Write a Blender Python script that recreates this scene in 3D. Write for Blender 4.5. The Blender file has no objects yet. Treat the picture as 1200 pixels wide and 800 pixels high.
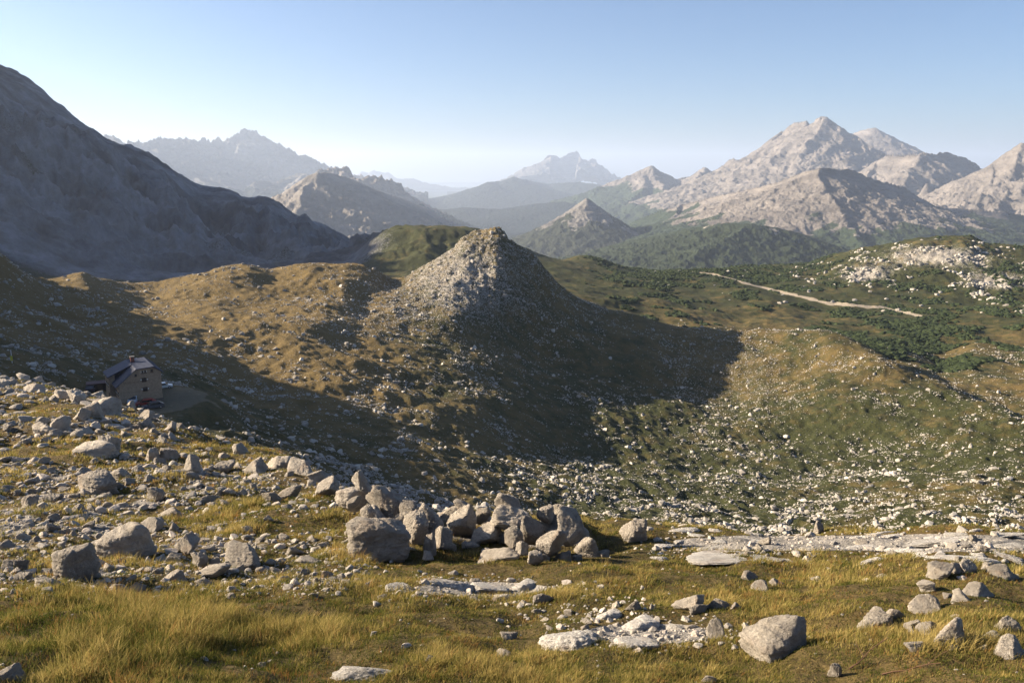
import bpy, math, random
import numpy as np
from mathutils import Vector, Matrix

random.seed(7)
RNG = np.random.default_rng(11)
R = math.radians
scene = bpy.context.scene

# ---------------------------------------------------------------- camera
F_PX, PITCH = 998.0, R(11.2)
cam_d = bpy.data.cameras.new("camera")
cam = bpy.data.objects.new("camera", cam_d)
scene.collection.objects.link(cam)
cam.location = (0, 0, 0)
cam.rotation_euler = (R(90) - PITCH, 0, 0)
cam_d.sensor_width = 36.0
cam_d.lens = 36.0 * F_PX / 1200.0
cam_d.clip_start = 0.1
cam_d.clip_end = 200000.0
scene.camera = cam

# ---------------------------------------------------------------- light
SUN_AZ, SUN_EL = R(-79), R(22)          # azimuth from the view direction (+Y), negative = left
world = bpy.data.worlds.new("World")
scene.world = world
world.use_nodes = True
wn = world.node_tree.nodes
wl = world.node_tree.links
wn.clear()
w_out = wn.new("ShaderNodeOutputWorld")
w_bg = wn.new("ShaderNodeBackground")
w_sky = wn.new("ShaderNodeTexSky")
w_sky.sky_type = 'NISHITA'
w_sky.sun_disc = False
w_sky.sun_elevation = SUN_EL
w_sky.sun_rotation = SUN_AZ
w_sky.altitude = 2300
w_sky.air_density = 1.0
w_sky.dust_density = 8.0
w_sky.ozone_density = 4.0
w_bg.inputs["Strength"].default_value = 0.05
wl.new(w_sky.outputs[0], w_bg.inputs[0])
wl.new(w_bg.outputs[0], w_out.inputs[0])

sun_d = bpy.data.lights.new("sun", 'SUN')
sun_d.energy = 5.0
sun_d.angle = R(0.5)
sun_d.color = (1.0, 0.83, 0.62)
sun = bpy.data.objects.new("sun", sun_d)
scene.collection.objects.link(sun)
SUN_DIR = Vector((math.sin(SUN_AZ) * math.cos(SUN_EL), math.cos(SUN_AZ) * math.cos(SUN_EL), math.sin(SUN_EL)))
sun.rotation_euler = SUN_DIR.to_track_quat('Z', 'Y').to_euler()

scene.view_settings.view_transform = 'Standard'
scene.view_settings.look = 'None'
scene.view_settings.gamma = 1.0
scene.view_settings.exposure = 1.75
scene.view_settings.use_curve_mapping = False
scene.render.engine = 'CYCLES'
scene.cycles.use_denoising = True
scene.cycles.max_bounces = 5
scene.cycles.diffuse_bounces = 1
scene.cycles.volume_bounces = 2

# ---------------------------------------------------------------- helpers
CP, SP = math.cos(PITCH), math.sin(PITCH)

def px_dir(px, py):
    """direction through a point of the 1200x800 photograph"""
    x = (np.asarray(px, float) - 600.0) / F_PX
    v = (400.0 - np.asarray(py, float)) / F_PX
    return x, v * SP + CP, v * CP - SP

def unproj(px, py, r):
    """a point of the photograph at horizontal distance r -> world"""
    x, y, z = px_dir(px, py)
    k = r / np.hypot(x, y)
    return x * k, y * k, z * k

def proj(X, Y, Z):
    """world -> photograph px, py"""
    f = Y * CP - Z * SP
    u = Y * SP + Z * CP
    f = np.where(np.abs(f) < 1e-6, 1e-6, f)
    return 600 + F_PX * X / f, 400 - F_PX * u / f

def _hash(ix, iy, seed):
    h = (ix.astype(np.int64) * 374761393 + iy.astype(np.int64) * 668265263 + seed * 1274126177) & 0xFFFFFFFF
    h = ((h ^ (h >> 13)) * 1274126177) & 0xFFFFFFFF
    return (h ^ (h >> 16)) & 0xFFFFFFFF

def perlin(x, y, seed=0):
    ix, iy = np.floor(x), np.floor(y)
    fx, fy = x - ix, y - iy
    ix, iy = ix.astype(np.int64), iy.astype(np.int64)
    u = fx * fx * fx * (fx * (fx * 6 - 15) + 10)
    v = fy * fy * fy * (fy * (fy * 6 - 15) + 10)
    def g(dx, dy):
        a = _hash(ix + dx, iy + dy, seed) * (2 * math.pi / 4294967296.0)
        return np.cos(a) * (fx - dx) + np.sin(a) * (fy - dy)
    a = g(0, 0) * (1 - u) + g(1, 0) * u
    b = g(0, 1) * (1 - u) + g(1, 1) * u
    return (a * (1 - v) + b * v) * 1.5

def fbm(x, y, scale, octaves=5, seed=0, gain=0.5, ridged=False):
    s = 0.0; a = 1.0; t = 0.0
    c, sn = math.cos(0.7), math.sin(0.7)
    x = np.asarray(x, float) / scale; y = np.asarray(y, float) / scale
    for o in range(octaves):
        n = perlin(x, y, seed + o * 17)
        if ridged:
            n = 1 - np.abs(n) * 2
        s = s + n * a; t += a; a *= gain
        x, y = (x * c - y * sn) * 2.03 + 5.1, (x * sn + y * c) * 2.03 - 3.7
    return s / t

def sstep(a, b, x):
    t = np.clip((x - a) / (b - a), 0, 1)
    return t * t * (3 - 2 * t)

def pchip(xk, yk, x):
    """monotone cubic through knots; xk (K,), yk (K,) ; x any"""
    xk = np.asarray(xk, float); yk = np.asarray(yk, float)
    h = np.diff(xk); d = np.diff(yk) / h
    m = np.zeros_like(yk)
    m[0], m[-1] = d[0], d[-1]
    for i in range(1, len(xk) - 1):
        if d[i - 1] * d[i] > 0:
            w1 = 2 * h[i] + h[i - 1]; w2 = h[i] + 2 * h[i - 1]
            m[i] = (w1 + w2) / (w1 / d[i - 1] + w2 / d[i])
    i = np.clip(np.searchsorted(xk, x) - 1, 0, len(xk) - 2)
    t = np.clip((x - xk[i]) / h[i], 0, 1)
    return ((2 * t**3 - 3 * t**2 + 1) * yk[i] + (t**3 - 2 * t**2 + t) * h[i] * m[i]
            + (-2 * t**3 + 3 * t**2) * yk[i + 1] + (t**3 - t**2) * h[i] * m[i + 1])

def mesh_from(name, verts, faces, smooth=True, cols=None):
    """verts (N,3), faces (M,3|4) numpy; cols dict name -> (N,4)"""
    me = bpy.data.meshes.new(name)
    verts = np.ascontiguousarray(verts, np.float32)
    faces = np.ascontiguousarray(faces, np.int32)
    k = faces.shape[1]
    me.vertices.add(len(verts)); me.vertices.foreach_set("co", verts.ravel())
    me.loops.add(faces.size); me.loops.foreach_set("vertex_index", faces.ravel())
    me.polygons.add(len(faces))
    me.polygons.foreach_set("loop_start", np.arange(0, faces.size, k, dtype=np.int32))
    me.polygons.foreach_set("loop_total", np.full(len(faces), k, np.int32))
    me.polygons.foreach_set("use_smooth", np.full(len(faces), smooth, bool))
    me.update(calc_edges=True)
    for cn, c in (cols or {}).items():
        at = me.color_attributes.new(cn, 'FLOAT_COLOR', 'POINT')
        at.data.foreach_set("color", np.ascontiguousarray(c, np.float32).ravel())
    return me

def link(name, me, mat=None, parent=None, loc=None, rot=None, scale=None):
    if mat is not None and not me.materials:
        me.materials.append(mat)
    o = bpy.data.objects.new(name, me)
    scene.collection.objects.link(o)
    if parent is not None: o.parent = parent
    if loc is not None: o.location = loc
    if rot is not None: o.rotation_euler = rot
    if scale is not None: o.scale = scale
    return o

def tag(o, label=None, cat=None, group=None, kind=None):
    if label: o['label'] = label
    if cat: o['category'] = cat
    if group: o['group'] = group
    if kind: o['kind'] = kind
    return o

def grid_faces(na, nr):
    a = np.arange(na - 1)[:, None]; r = np.arange(nr - 1)[None, :]
    i = a * nr + r
    return np.stack([i, i + nr, i + nr + 1, i + 1], -1).reshape(-1, 4)

# ---------------------------------------------------------------- materials
def new_mat(name):
    m = bpy.data.materials.new(name); m.use_nodes = True
    nt = m.node_tree
    b = nt.nodes["Principled BSDF"]
    b.inputs["Roughness"].default_value = 0.9
    b.inputs["Specular IOR Level"].default_value = 0.15
    return m, nt, b

def N(nt, t, **kw):
    n = nt.nodes.new(t)
    for k, v in kw.items():
        setattr(n, k, v)
    return n

def noise(nt, vec, scale, detail=6, rough=0.55):
    n = N(nt, "ShaderNodeTexNoise")
    n.inputs["Scale"].default_value = scale
    n.inputs["Detail"].default_value = detail
    n.inputs["Roughness"].default_value = rough
    nt.links.new(vec, n.inputs["Vector"])
    return n.outputs["Fac"]

def ramp(nt, fac, stops):
    r = N(nt, "ShaderNodeValToRGB")
    el = r.color_ramp.elements
    while len(el) < len(stops): el.new(0.5)
    for e, (p, c) in zip(el, stops):
        e.position = p
        e.color = (c, c, c, 1) if isinstance(c, (int, float)) else (*c, 1)
    nt.links.new(fac, r.inputs[0])
    return r.outputs[0]

def mix(nt, fac, a, b):
    m = N(nt, "ShaderNodeMix", data_type='RGBA')
    for s, v in ((0, fac), (6, a), (7, b)):
        if isinstance(v, (int, float)): m.inputs[s].default_value = v
        elif isinstance(v, tuple): m.inputs[s].default_value = (*v, 1)
        else: nt.links.new(v, m.inputs[s])
    return m.outputs[2]

def math_n(nt, op, a, b=None, clamp=False):
    m = N(nt, "ShaderNodeMath", operation=op); m.use_clamp = clamp
    for s, v in ((0, a), (1, b)):
        if v is None: continue
        if isinstance(v, (int, float)): m.inputs[s].default_value = v
        else: nt.links.new(v, m.inputs[s])
    return m.outputs[0]

def bump(nt, h, strength, dist, bsdf, prev=None):
    b = N(nt, "ShaderNodeBump")
    b.inputs["Strength"].default_value = strength
    b.inputs["Distance"].default_value = dist
    nt.links.new(h, b.inputs["Height"])
    if prev is not None: nt.links.new(prev, b.inputs["Normal"])
    nt.links.new(b.outputs[0], bsdf.inputs["Normal"])
    return b.outputs[0]

def terrain_material():
    m, nt, b = new_mat("alpine_ground")
    co = N(nt, "ShaderNodeTexCoord").outputs["Object"]
    at = N(nt, "ShaderNodeVertexColor", layer_name="mask")
    sep = N(nt, "ShaderNodeSeparateColor"); nt.links.new(at.outputs[0], sep.inputs[0])
    rockm, scrubm, drym = sep.outputs[0], sep.outputs[1], sep.outputs[2]
    n_big = noise(nt, co, 0.012, 8, 0.6)
    n_mid = noise(nt, co, 0.11, 8, 0.65)
    n_fine = noise(nt, co, 1.3, 8, 0.7)
    n_tiny = noise(nt, co, 14, 6, 0.7)
    green = mix(nt, ramp(nt, n_fine, [(.3, 0.), (.7, 1.)]), (.020, .026, .008), (.055, .058, .020))
    ochre = mix(nt, ramp(nt, n_tiny, [(.3, 0.), (.7, 1.)]), (.105, .074, .026), (.18, .13, .052))
    f = math_n(nt, 'ADD', math_n(nt, 'MULTIPLY', n_mid, 0.9), math_n(nt, 'MULTIPLY', n_big, 0.6))
    f = math_n(nt, 'ADD', f, math_n(nt, 'MULTIPLY', math_n(nt, 'SUBTRACT', drym, 0.5), 0.9))
    grass = mix(nt, ramp(nt, f, [(.62, 0.), (.92, 1.)]), green, ochre)
    rock = mix(nt, ramp(nt, n_fine, [(.3, 0.), (.7, 1.)]), (.20, .19, .17), (.44, .41, .37))
    rock = mix(nt, ramp(nt, n_mid, [(.45, 0.), (.75, .5)]), rock, (.26, .21, .16))
    # rock cover: the mask sets how much of a noise field turns to stone
    rn = math_n(nt, 'ADD', math_n(nt, 'MULTIPLY', n_fine, .55), math_n(nt, 'MULTIPLY', noise(nt, co, .35, 9, .75), .45))
    rf = math_n(nt, 'ADD', rn, math_n(nt, 'SUBTRACT', math_n(nt, 'MULTIPLY', rockm, 0.62), 0.31))
    rfac = ramp(nt, rf, [(.53, 0.), (.60, 1.)])
    mp = N(nt, "ShaderNodeMapping"); mp.inputs["Scale"].default_value = (1, 1, .35); nt.links.new(co, mp.inputs[0])
    cl = mix(nt, ramp(nt, noise(nt, mp.outputs[0], .012, 9, .7), [(.40, 0.), (.60, 1.)]), (.065, .068, .080), (.215, .22, .24))
    cl = mix(nt, ramp(nt, noise(nt, co, .05, 8, .75), [(.45, 0.), (.65, .6)]), cl, (.10, .095, .085))
    rock = mix(nt, ramp(nt, drym, [(.22, 1.), (.34, 0.)]), rock, cl)
    col = mix(nt, rfac, grass, rock)
    sf = math_n(nt, 'ADD', noise(nt, co, .06, 7, .7), math_n(nt, 'SUBTRACT', math_n(nt, 'MULTIPLY', scrubm, 0.8), 0.4))
    sfac = ramp(nt, sf, [(.56, 0.), (.60, 1.)])
    col = mix(nt, math_n(nt, 'MULTIPLY', sfac, ramp(nt, scrubm, [(.02, 0.), (.1, 1.)])), col, (.022, .032, .012))
    pathm = at.outputs[1]
    col = mix(nt, ramp(nt, pathm, [(.3, 0.), (.6, 1.)]), col, (.34, .29, .22))
    nt.links.new(col, b.inputs["Base Color"])
    bump_h = math_n(nt, 'ADD', math_n(nt, 'MULTIPLY', n_fine, 1.0), math_n(nt, 'MULTIPLY', rfac, .15))
    p = bump(nt, n_tiny, .5, .03, b)
    p = bump(nt, bump_h, .9, .9, b, p)
    bump(nt, n_mid, .5, 3.0, b, p)
    return m

def mountain_material(name, rock_a=(.30, .27, .25), rock_b=(.44, .40, .37), forest=(.030, .045, .022), k=1.0):
    m, nt, b = new_mat(name)
    co = N(nt, "ShaderNodeTexCoord").outputs["Object"]
    at = N(nt, "ShaderNodeVertexColor", layer_name="mask")
    sep = N(nt, "ShaderNodeSeparateColor"); nt.links.new(at.outputs[0], sep.inputs[0])
    mp = N(nt, "ShaderNodeMapping"); mp.inputs["Scale"].default_value = (1, 1, 3.5)
    nt.links.new(co, mp.inputs[0])
    n1 = noise(nt, mp.outputs[0], .0035 * k, 10, .65)
    n2 = noise(nt, co, .02 * k, 9, .7)
    rock = mix(nt, ramp(nt, n1, [(.35, 0.), (.65, 1.)]), rock_a, rock_b)
    ff = math_n(nt, 'ADD', n2, math_n(nt, 'SUBTRACT', math_n(nt, 'MULTIPLY', sep.outputs[1], 1.0), .5))
    col = mix(nt, ramp(nt, ff, [(.50, 0.), (.58, 1.)]), rock, forest)
    nt.links.new(col, b.inputs["Base Color"])
    p = bump(nt, n2, .9, 22.0 / k, b)
    bump(nt, n1, .8, 80.0 / k, b, p)
    return m

def rock_material(name="limestone", a=(.40, .355, .295), c=(.64, .58, .49)):
    m, nt, b = new_mat(name)
    co = N(nt, "ShaderNodeTexCoord").outputs["Object"]
    oi = N(nt, "ShaderNodeObjectInfo")
    add = N(nt, "ShaderNodeVectorMath", operation='ADD'); nt.links.new(co, add.inputs[0])
    cmb = N(nt, "ShaderNodeCombineXYZ")
    nt.links.new(math_n(nt, 'MULTIPLY', oi.outputs["Random"], 40.0), cmb.inputs[0])
    nt.links.new(cmb.outputs[0], add.inputs[1])
    v = add.outputs[0]
    n1 = noise(nt, v, 1.6, 9, .65)
    n2 = noise(nt, v, 9.0, 8, .75)
    col = mix(nt, ramp(nt, n1, [(.32, 0.), (.68, 1.)]), a, c)
    col = mix(nt, ramp(nt, noise(nt, v, .9, 5, .6), [(.55, 0.), (.75, .6)]), col, (.46, .34, .25))
    col = mix(nt, ramp(nt, n2, [(.52, 0.), (.70, .65)]), col, (.17, .155, .135))
    br = N(nt, "ShaderNodeMix", data_type='RGBA', blend_type='MULTIPLY'); br.inputs[0].default_value = 1
    nt.links.new(col, br.inputs[6])
    g = ramp(nt, oi.outputs["Random"], [(0., .75), (1., 1.15)])
    nt.links.new(g, br.inputs[7])
    nt.links.new(br.outputs[2], b.inputs["Base Color"])
    vo = N(nt, "ShaderNodeTexVoronoi", feature='DISTANCE_TO_EDGE'); vo.inputs["Scale"].default_value = 1.3
    wv = N(nt, "ShaderNodeVectorMath", operation='ADD')
    nz = N(nt, "ShaderNodeTexNoise"); nz.inputs["Scale"].default_value = 2.5
    nt.links.new(v, nz.inputs["Vector"]); nt.links.new(v, wv.inputs[0]); nt.links.new(nz.outputs["Color"], wv.inputs[1])
    nt.links.new(wv.outputs[0], vo.inputs["Vector"])
    crack = ramp(nt, vo.outputs["Distance"], [(0., 0.), (.035, 1.)])
    p = bump(nt, crack, .6, .08, b)
    p = bump(nt, n1, .9, .25, b, p)
    bump(nt, n2, 1.0, .07, b, p)
    return m

M_GROUND = terrain_material()
M_ROCK = rock_material()
M_SLAB = rock_material("bare_slab", (.60, .57, .52), (.82, .79, .73))

# ---------------------------------------------------------------- the ground: lofted through feature curves
# Each ring: list of (px, py, r) control points in the photograph's frame, plus ('az', azimuth_deg, r, z) ones off the frame
RINGS = [
  # under the feet
  [('az', -85, 1.0, -1.75), ('az', 60, 1.0, -1.75)],
  # bottom edge of the picture
  [('az', -85, 4.2, -2.4), (0, 815, 4.9), (400, 815, 4.9), (800, 815, 4.9), (1200, 815, 4.9), ('az', 60, 4.6, -3.0)],
  # foreground grass
  [('az', -85, 8, -3.2), (0, 712, 7.8), (300, 712, 7.8), (600, 720, 7.3), (900, 722, 7.2), (1200, 715, 7.4), ('az', 60, 7.5, -4.2)],
  [('az', -85, 14, -4.0), (0, 640, 13), (200, 640, 12.6), (400, 650, 11), (600, 672, 9.8), (900, 672, 9.8), (1200, 665, 10.2), ('az', 60, 10, -5.0)],
  [('az', -85, 30, -5), (0, 545, 27), (200, 562, 22), (330, 580, 18), (450, 620, 13.5), (600, 648, 11.6), (900, 648, 11.6), (1200, 644, 12), ('az', 60, 13, -6.0)],
  # crest of the foreground
  [('az', -85, 60, -6), ('az', -45, 58, -10), (0, 450, 55), (60, 456, 52), (100, 466, 49), (150, 482, 46), (200, 497, 42), (260, 521, 36), (330, 531, 31),
   (370, 552, 25), (400, 575, 21), (440, 597, 17.5), (480, 612, 15.5), (600, 627, 13.6), (800, 621, 13.8), (900, 629, 13.8), (1000, 624, 14), (1200, 629, 14.2), ('az', 60, 15, -6.8)],
  # hidden drop behind it
  [('az', -85, 100, -8), ('az', -45, 100, -22), (0, 475, 95), (100, 492, 92), (200, 522, 85), (330, 560, 75), (400, 600, 62), (480, 645, 46), (600, 664, 38), (900, 664, 38), (1200, 664, 40), ('az', 60, 40, -22)],
  # valley floor
  [('az', -85, 220, -5), ('az', -45, 200, -20), (0, 446, 185), (60, 462, 180), (130, 484, 178), (200, 497, 170), (260, 516, 160), (400, 566, 160), (520, 600, 165), (700, 622, 175), (900, 628, 180), (1200, 628, 180), ('az', 60, 180, -75)],
  [('az', -85, 260, 0), ('az', -50, 255, 0), ('az', -37, 240, -32), (0, 415, 235), (60, 438, 215), (130, 466, 201), (190, 467, 201), (260, 485, 205), (400, 525, 208), (520, 555, 207), (700, 575, 238), (900, 580, 260), (1200, 580, 250), ('az', 60, 230, -80)],
  [('az', -85, 330, 5), ('az', -50, 335, 26), ('az', -43, 335, 8), ('az', -37, 320, -28), (0, 378, 310), (60, 395, 300), (130, 412, 300), (200, 420, 300), (300, 450, 300), (400, 470, 285), (520, 490, 288), (700, 520, 335), (860, 520, 370), (1050, 530, 350), (1200, 550, 310), ('az', 60, 270, -80)],
  [('az', -85, 430, 10), ('az', -50, 440, 36), ('az', -43, 440, 25), ('az', -37, 400, -15), (0, 340, 380), (60, 365, 370), (100, 377, 365), (180, 385, 365), (260, 385, 370), (350, 385, 375), (430, 398, 385), (500, 412, 380), (575, 408, 418), (640, 425, 440), (700, 450, 430), (800, 465, 445), (860, 465, 460), (900, 455, 460), (1000, 460, 430), (1100, 490, 390), (1200, 525, 340), ('az', 60, 300, -80)],
  # shoulders of the pyramid
  [('az', -85, 470, 8), ('az', -45, 470, 18), ('az', -37, 425, -12), (0, 318, 405), (60, 345, 412), (100, 350, 420), (180, 362, 445), (260, 352, 452), (350, 347, 455), (400, 352, 455), (430, 361, 460), (470, 355, 470), (510, 340, 480), (545, 325, 486), (575, 325, 490), (600, 336, 490), (640, 366, 486), (700, 402, 482), (760, 420, 482), (800, 430, 484), (860, 430, 494), (900, 425, 494), (1000, 432, 464), (1100, 468, 416), (1200, 512, 358), ('az', 60, 312, -80)],
  # skyline of the near hills, the rocky pyramid among them
  [('az', -85, 520, 5), ('az', -45, 520, 15), ('az', -37, 450, -8), (-60, 262, 440), (0, 299, 430), (25, 318, 435), (45, 329, 445), (75, 329, 470), (95, 324, 480), (120, 334, 490), (180, 337, 510), (235, 322, 520), (270, 316, 525), (320, 319, 530), (365, 309, 540), (400, 312, 540), (416, 313, 540), (439, 321, 542), (462, 331, 548), (475, 327, 550), (487, 320, 552), (515, 301, 555), (532, 290, 557), (543, 277, 558), (563, 270, 560),
   (581, 268, 560), (591, 273, 560), (597, 283, 559), (607, 289, 558), (626, 302, 557), (641, 317, 556), (654, 332, 556), (673, 349, 556), (700, 360, 553), (720, 366, 550), (760, 378, 548), (800, 387, 546), (850, 391, 545), (880, 391, 545), (940, 394, 528), (975, 396, 512), (1010, 408, 495), (1040, 425, 474), (1075, 446, 452), (1120, 462, 425), (1160, 480, 398), (1200, 499, 376), (1260, 520, 340), ('az', 60, 320, -80)],
  # trough behind
  [('az', -85, 700, 10), ('az', -45, 700, 10), ('az', -37, 650, -60), (0, 352, 600), (100, 350, 640), (270, 350, 680), (400, 352, 700), (460, 352, 700), (575, 350, 700), (660, 348, 690), (720, 366, 660), (760, 382, 640), (800, 388, 630), (880, 396, 620), (975, 402, 600), (1040, 424, 560), (1100, 446, 510), (1160, 470, 470), (1200, 482, 450), ('az', 60, 480, -90)],
  [('az', -85, 900, 40), ('az', -45, 850, 30), ('az', -37, 800, -60), (0, 345, 800), (100, 340, 850), (270, 338, 880), (400, 335, 880), (470, 326, 850), (575, 330, 850), (650, 335, 800), (720, 345, 780), (800, 362, 760), (880, 380, 730), (960, 390, 700), (1050, 400, 680), (1100, 420, 640), (1150, 416, 620), (1200, 424, 600), ('az', 60, 600, -100)],
  [('az', -85, 1100, 80), ('az', -45, 1050, 80), ('az', -37, 1000, -20), (0, 320, 950), (100, 322, 1000), (200, 325, 1050), (300, 318, 1050), (400, 308, 1020), (450, 300, 950), (500, 298, 930), (575, 310, 950), (650, 315, 950), (720, 325, 950), (800, 335, 930), (840, 342, 900), (900, 352, 860), (960, 366, 830), (1050, 380, 790), (1150, 385, 770), (1200, 388, 760), ('az', 60, 780, -110)],
  # bench of the big mountain at left, green knolls, path shelf at right
  [('az', -85, 1500, 150), ('az', -45, 1450, 230), ('az', -37, 1350, 170), (0, 166, 1300), (40, 172, 1320), (80, 186, 1330), (130, 188, 1340), (160, 215, 1340), (210, 240, 1350), (260, 262, 1350), (330, 282, 1300), (400, 292, 1200), (440, 279, 1060), (480, 268, 1040), (540, 268, 1040), (600, 285, 1080), (660, 305, 1100), (690, 303, 1100), (740, 319, 1080), (800, 320, 1060), (840, 322, 1050), (900, 336, 980), (950, 340, 960), (1000, 340, 960), (1080, 345, 960), (1200, 350, 950), ('az', 60, 950, -100)],
  # skyline of the big mountain and of the plateau
  [('az', -85, 2300, 300), ('az', -55, 2300, 420), ('az', -42, 2200, 365), (-60, 40, 1900), (0, 80, 1800), (19, 87.5, 1800), (41, 102, 1780), (64, 120, 1760), (76, 129, 1750), (94, 144, 1730), (116, 159, 1720), (127, 167, 1720), (150, 172, 1720), (169, 179, 1710), (195, 196, 1700), (217, 209, 1700), (236, 221, 1700), (262, 222, 1700), (278, 228, 1680), (284, 233, 1660), (311, 232, 1640), (326, 238, 1620), (343, 252, 1580), (370, 262, 1540), (400, 276, 1480), (430, 288, 1400), (480, 276, 1350), (540, 278, 1350), (600, 300, 1350), (700, 316, 1350), (800, 322, 1300), (880, 312, 1250), (940, 312, 1250), (975, 304, 1240), (1010, 294, 1230), (1060, 286, 1220), (1100, 281, 1220), (1130, 280, 1220), (1160, 289, 1220), (1200, 292, 1220), (1260, 290, 1220), ('az', 60, 1250, -100)],
  # far side
  [('az', -85, 3500, 0), ('az', -42, 3300, 0), (0, 240, 2800), (300, 290, 2500), (430, 310, 2300), (700, 345, 2100), (1000, 345, 2000), (1200, 345, 2000), ('az', 60, 2000, -300)],
  [('az', -85, 5200, -620), ('az', 60, 4000, -620)],
]
RIDX = dict(crest=5, skyline=11)

def az_grid():
    a = [np.linspace(R(-85), R(-35), 170, endpoint=False), np.linspace(R(-35), R(34.5), 800, endpoint=False), np.linspace(R(34.5), R(60), 80)]
    return np.concatenate(a)
AZ = az_grid()
LR = np.concatenate([np.linspace(math.log(1.0), math.log(3.0), 40, endpoint=False),
                     np.linspace(math.log(3.0), math.log(16), 330, endpoint=False),
                     np.linspace(math.log(16), math.log(120), 300, endpoint=False),
                     np.linspace(math.log(120), math.log(2000), 760, endpoint=False),
                     np.linspace(math.log(2000), math.log(4000), 40)])

def loft():
    L = []; Z = []
    for ring in RINGS:
        az, lr, z = [], [], []
        for c in ring:
            if c[0] == 'az':
                az.append(R(c[1])); lr.append(math.log(c[2])); z.append(c[3])
            else:
                x, y, zz = unproj(*c)
                az.append(math.atan2(x, y)); lr.append(math.log(c[2])); z.append(zz)
        o = np.argsort(az); az = np.array(az)[o]; lr = np.array(lr)[o]; z = np.array(z)[o]
        L.append(pchip(az, lr, AZ)); Z.append(pchip(az, z, AZ))
    L = np.array(L); Z = np.array(Z)                       # rings x az
    for i in range(1, len(L)):
        L[i] = np.maximum(L[i], L[i - 1] + 0.02)
    # vectorised monotone cubic along r for every azimuth
    h = np.diff(L, axis=0); d = np.diff(Z, axis=0) / h
    m = np.zeros_like(Z); m[0] = d[0]; m[-1] = d[-1]
    for i in range(1, len(L) - 1):
        w1 = 2 * h[i] + h[i - 1]; w2 = h[i] + 2 * h[i - 1]
        ok = d[i - 1] * d[i] > 0
        with np.errstate(divide='ignore', invalid='ignore'):
            v = (w1 + w2) / (w1 / d[i - 1] + w2 / d[i])
        m[i] = np.where(ok, v, 0)
    out = np.empty((len(AZ), len(LR)))
    for j in range(len(AZ)):
        k = np.clip(np.searchsorted(L[:, j], LR) - 1, 0, len(L) - 2)
        t = np.clip((LR - L[k, j]) / h[k, j], 0, 1)
        out[j] = ((2*t**3-3*t**2+1)*Z[k, j] + (t**3-2*t**2+t)*h[k, j]*m[k, j] + (-2*t**3+3*t**2)*Z[k+1, j] + (t**3-t**2)*h[k, j]*m[k+1, j])
    return out

def blob_(px, py, cx, cy, sx, sy):
    return np.exp(-(((px - cx) / sx) ** 2 + ((py - cy) / sy) ** 2))

def build_terrain_arrays():
    z = loft()
    A, LRr = np.meshgrid(AZ, LR, indexing='ij')
    r = np.exp(LRr)
    X, Y = np.sin(A) * r, np.cos(A) * r
    px, py = proj(X, Y, z)
    # relief: octaves from decimetres to tens of metres, each present only where it is small beside the distance
    cell = np.maximum(r * 0.0022, 0.01)
    lam = 0.25
    seed = 3
    far_mtn = sstep(R(-4), R(-12), A) * sstep(900, 1150, r)
    while lam < 260:
        on = sstep(1.5, 4.0, lam / cell) * sstep(0.30, 0.12, lam / r)
        amp = 0.075 * lam ** 0.93
        if lam > 60: amp *= 0.6
        n = perlin(X / lam + seed * 3.1, Y / lam - seed * 1.7, seed)
        if lam > 2.0:
            n2 = 1 - np.abs(perlin(X / lam - seed, Y / lam + seed, seed + 50)) * 2.2
            n = n * 0.6 + 0.45 * (n2 - 0.35)
        boost = 1 + (.9 * sstep(110, 150, r) * sstep(900, 600, r) + .9 * sstep(110, 150, r) * sstep(520, 420, r) * sstep(560, 700, px) if 1.2 < lam < 9 else 0)
        z = z + n * amp * on * boost * (1 + (1.7 if lam < 45 else -.5) * far_mtn)
        lam *= 1.9; seed += 1
    # rock ribs down the big mountain's face
    rib = fbm(A * 1700, r * 0.35, 130, 5, 77, .55, ridged=True)
    led = fbm(X * .25, Y * .9, 55, 5, 79, .6, ridged=True)
    z = z + far_mtn * (led - .55) * 40 * sstep(1580, 1380, r) * sstep(1000, 1200, r)
    z = z + far_mtn * sstep(1100, 1300, r) * (rib - .55) * 55 * sstep(1620, 1380, r)
    # rocky steps on the pyramid and the ribs of the mid slopes
    hill = np.exp(-(((px - 575) / 110) ** 2)) * sstep(400, 480, r) * sstep(640, 570, r)
    z = z + hill * (fbm(X, Y, 9, 5, 31, .6, ridged=True) - .5) * 3.2
    # bank of stones and soil the boulder heap leans on
    z = z + .34 * np.exp(-(((py - 633) / 13) ** 2)) * sstep(455, 480, px) * sstep(705, 680, px) * sstep(20, 16, r) * sstep(9, 10.5, r)
    gk = blob_(px, py, 490, 292, 75, 26) * sstep(880, 960, r) * sstep(1400, 1200, r)
    z = z + gk * (fbm(X, Y, 60, 6, 151, .55, ridged=True) - .5) * 11
    knoll = np.clip(blob_(px, py, 1100, 300, 110, 26) + blob_(px, py, 1010, 322, 50, 16) + blob_(px, py, 1180, 335, 60, 18), 0, 1) * sstep(800, 950, r)
    z = z + knoll * (fbm(X, Y, 26, 6, 131, .6, ridged=True) - .5) * 8
    # level pad for the hut
    hx, hy, hz = unproj(158, 470, 200)
    d = np.hypot((X - hx) / 1.0, (Y - hy) / 1.0)
    pad = sstep(26, 13, d)
    z = z * (1 - pad) + (hz) * pad
    return A, r, X, Y, z

TA, TR, TX, TY, TZ = build_terrain_arrays()

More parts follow.
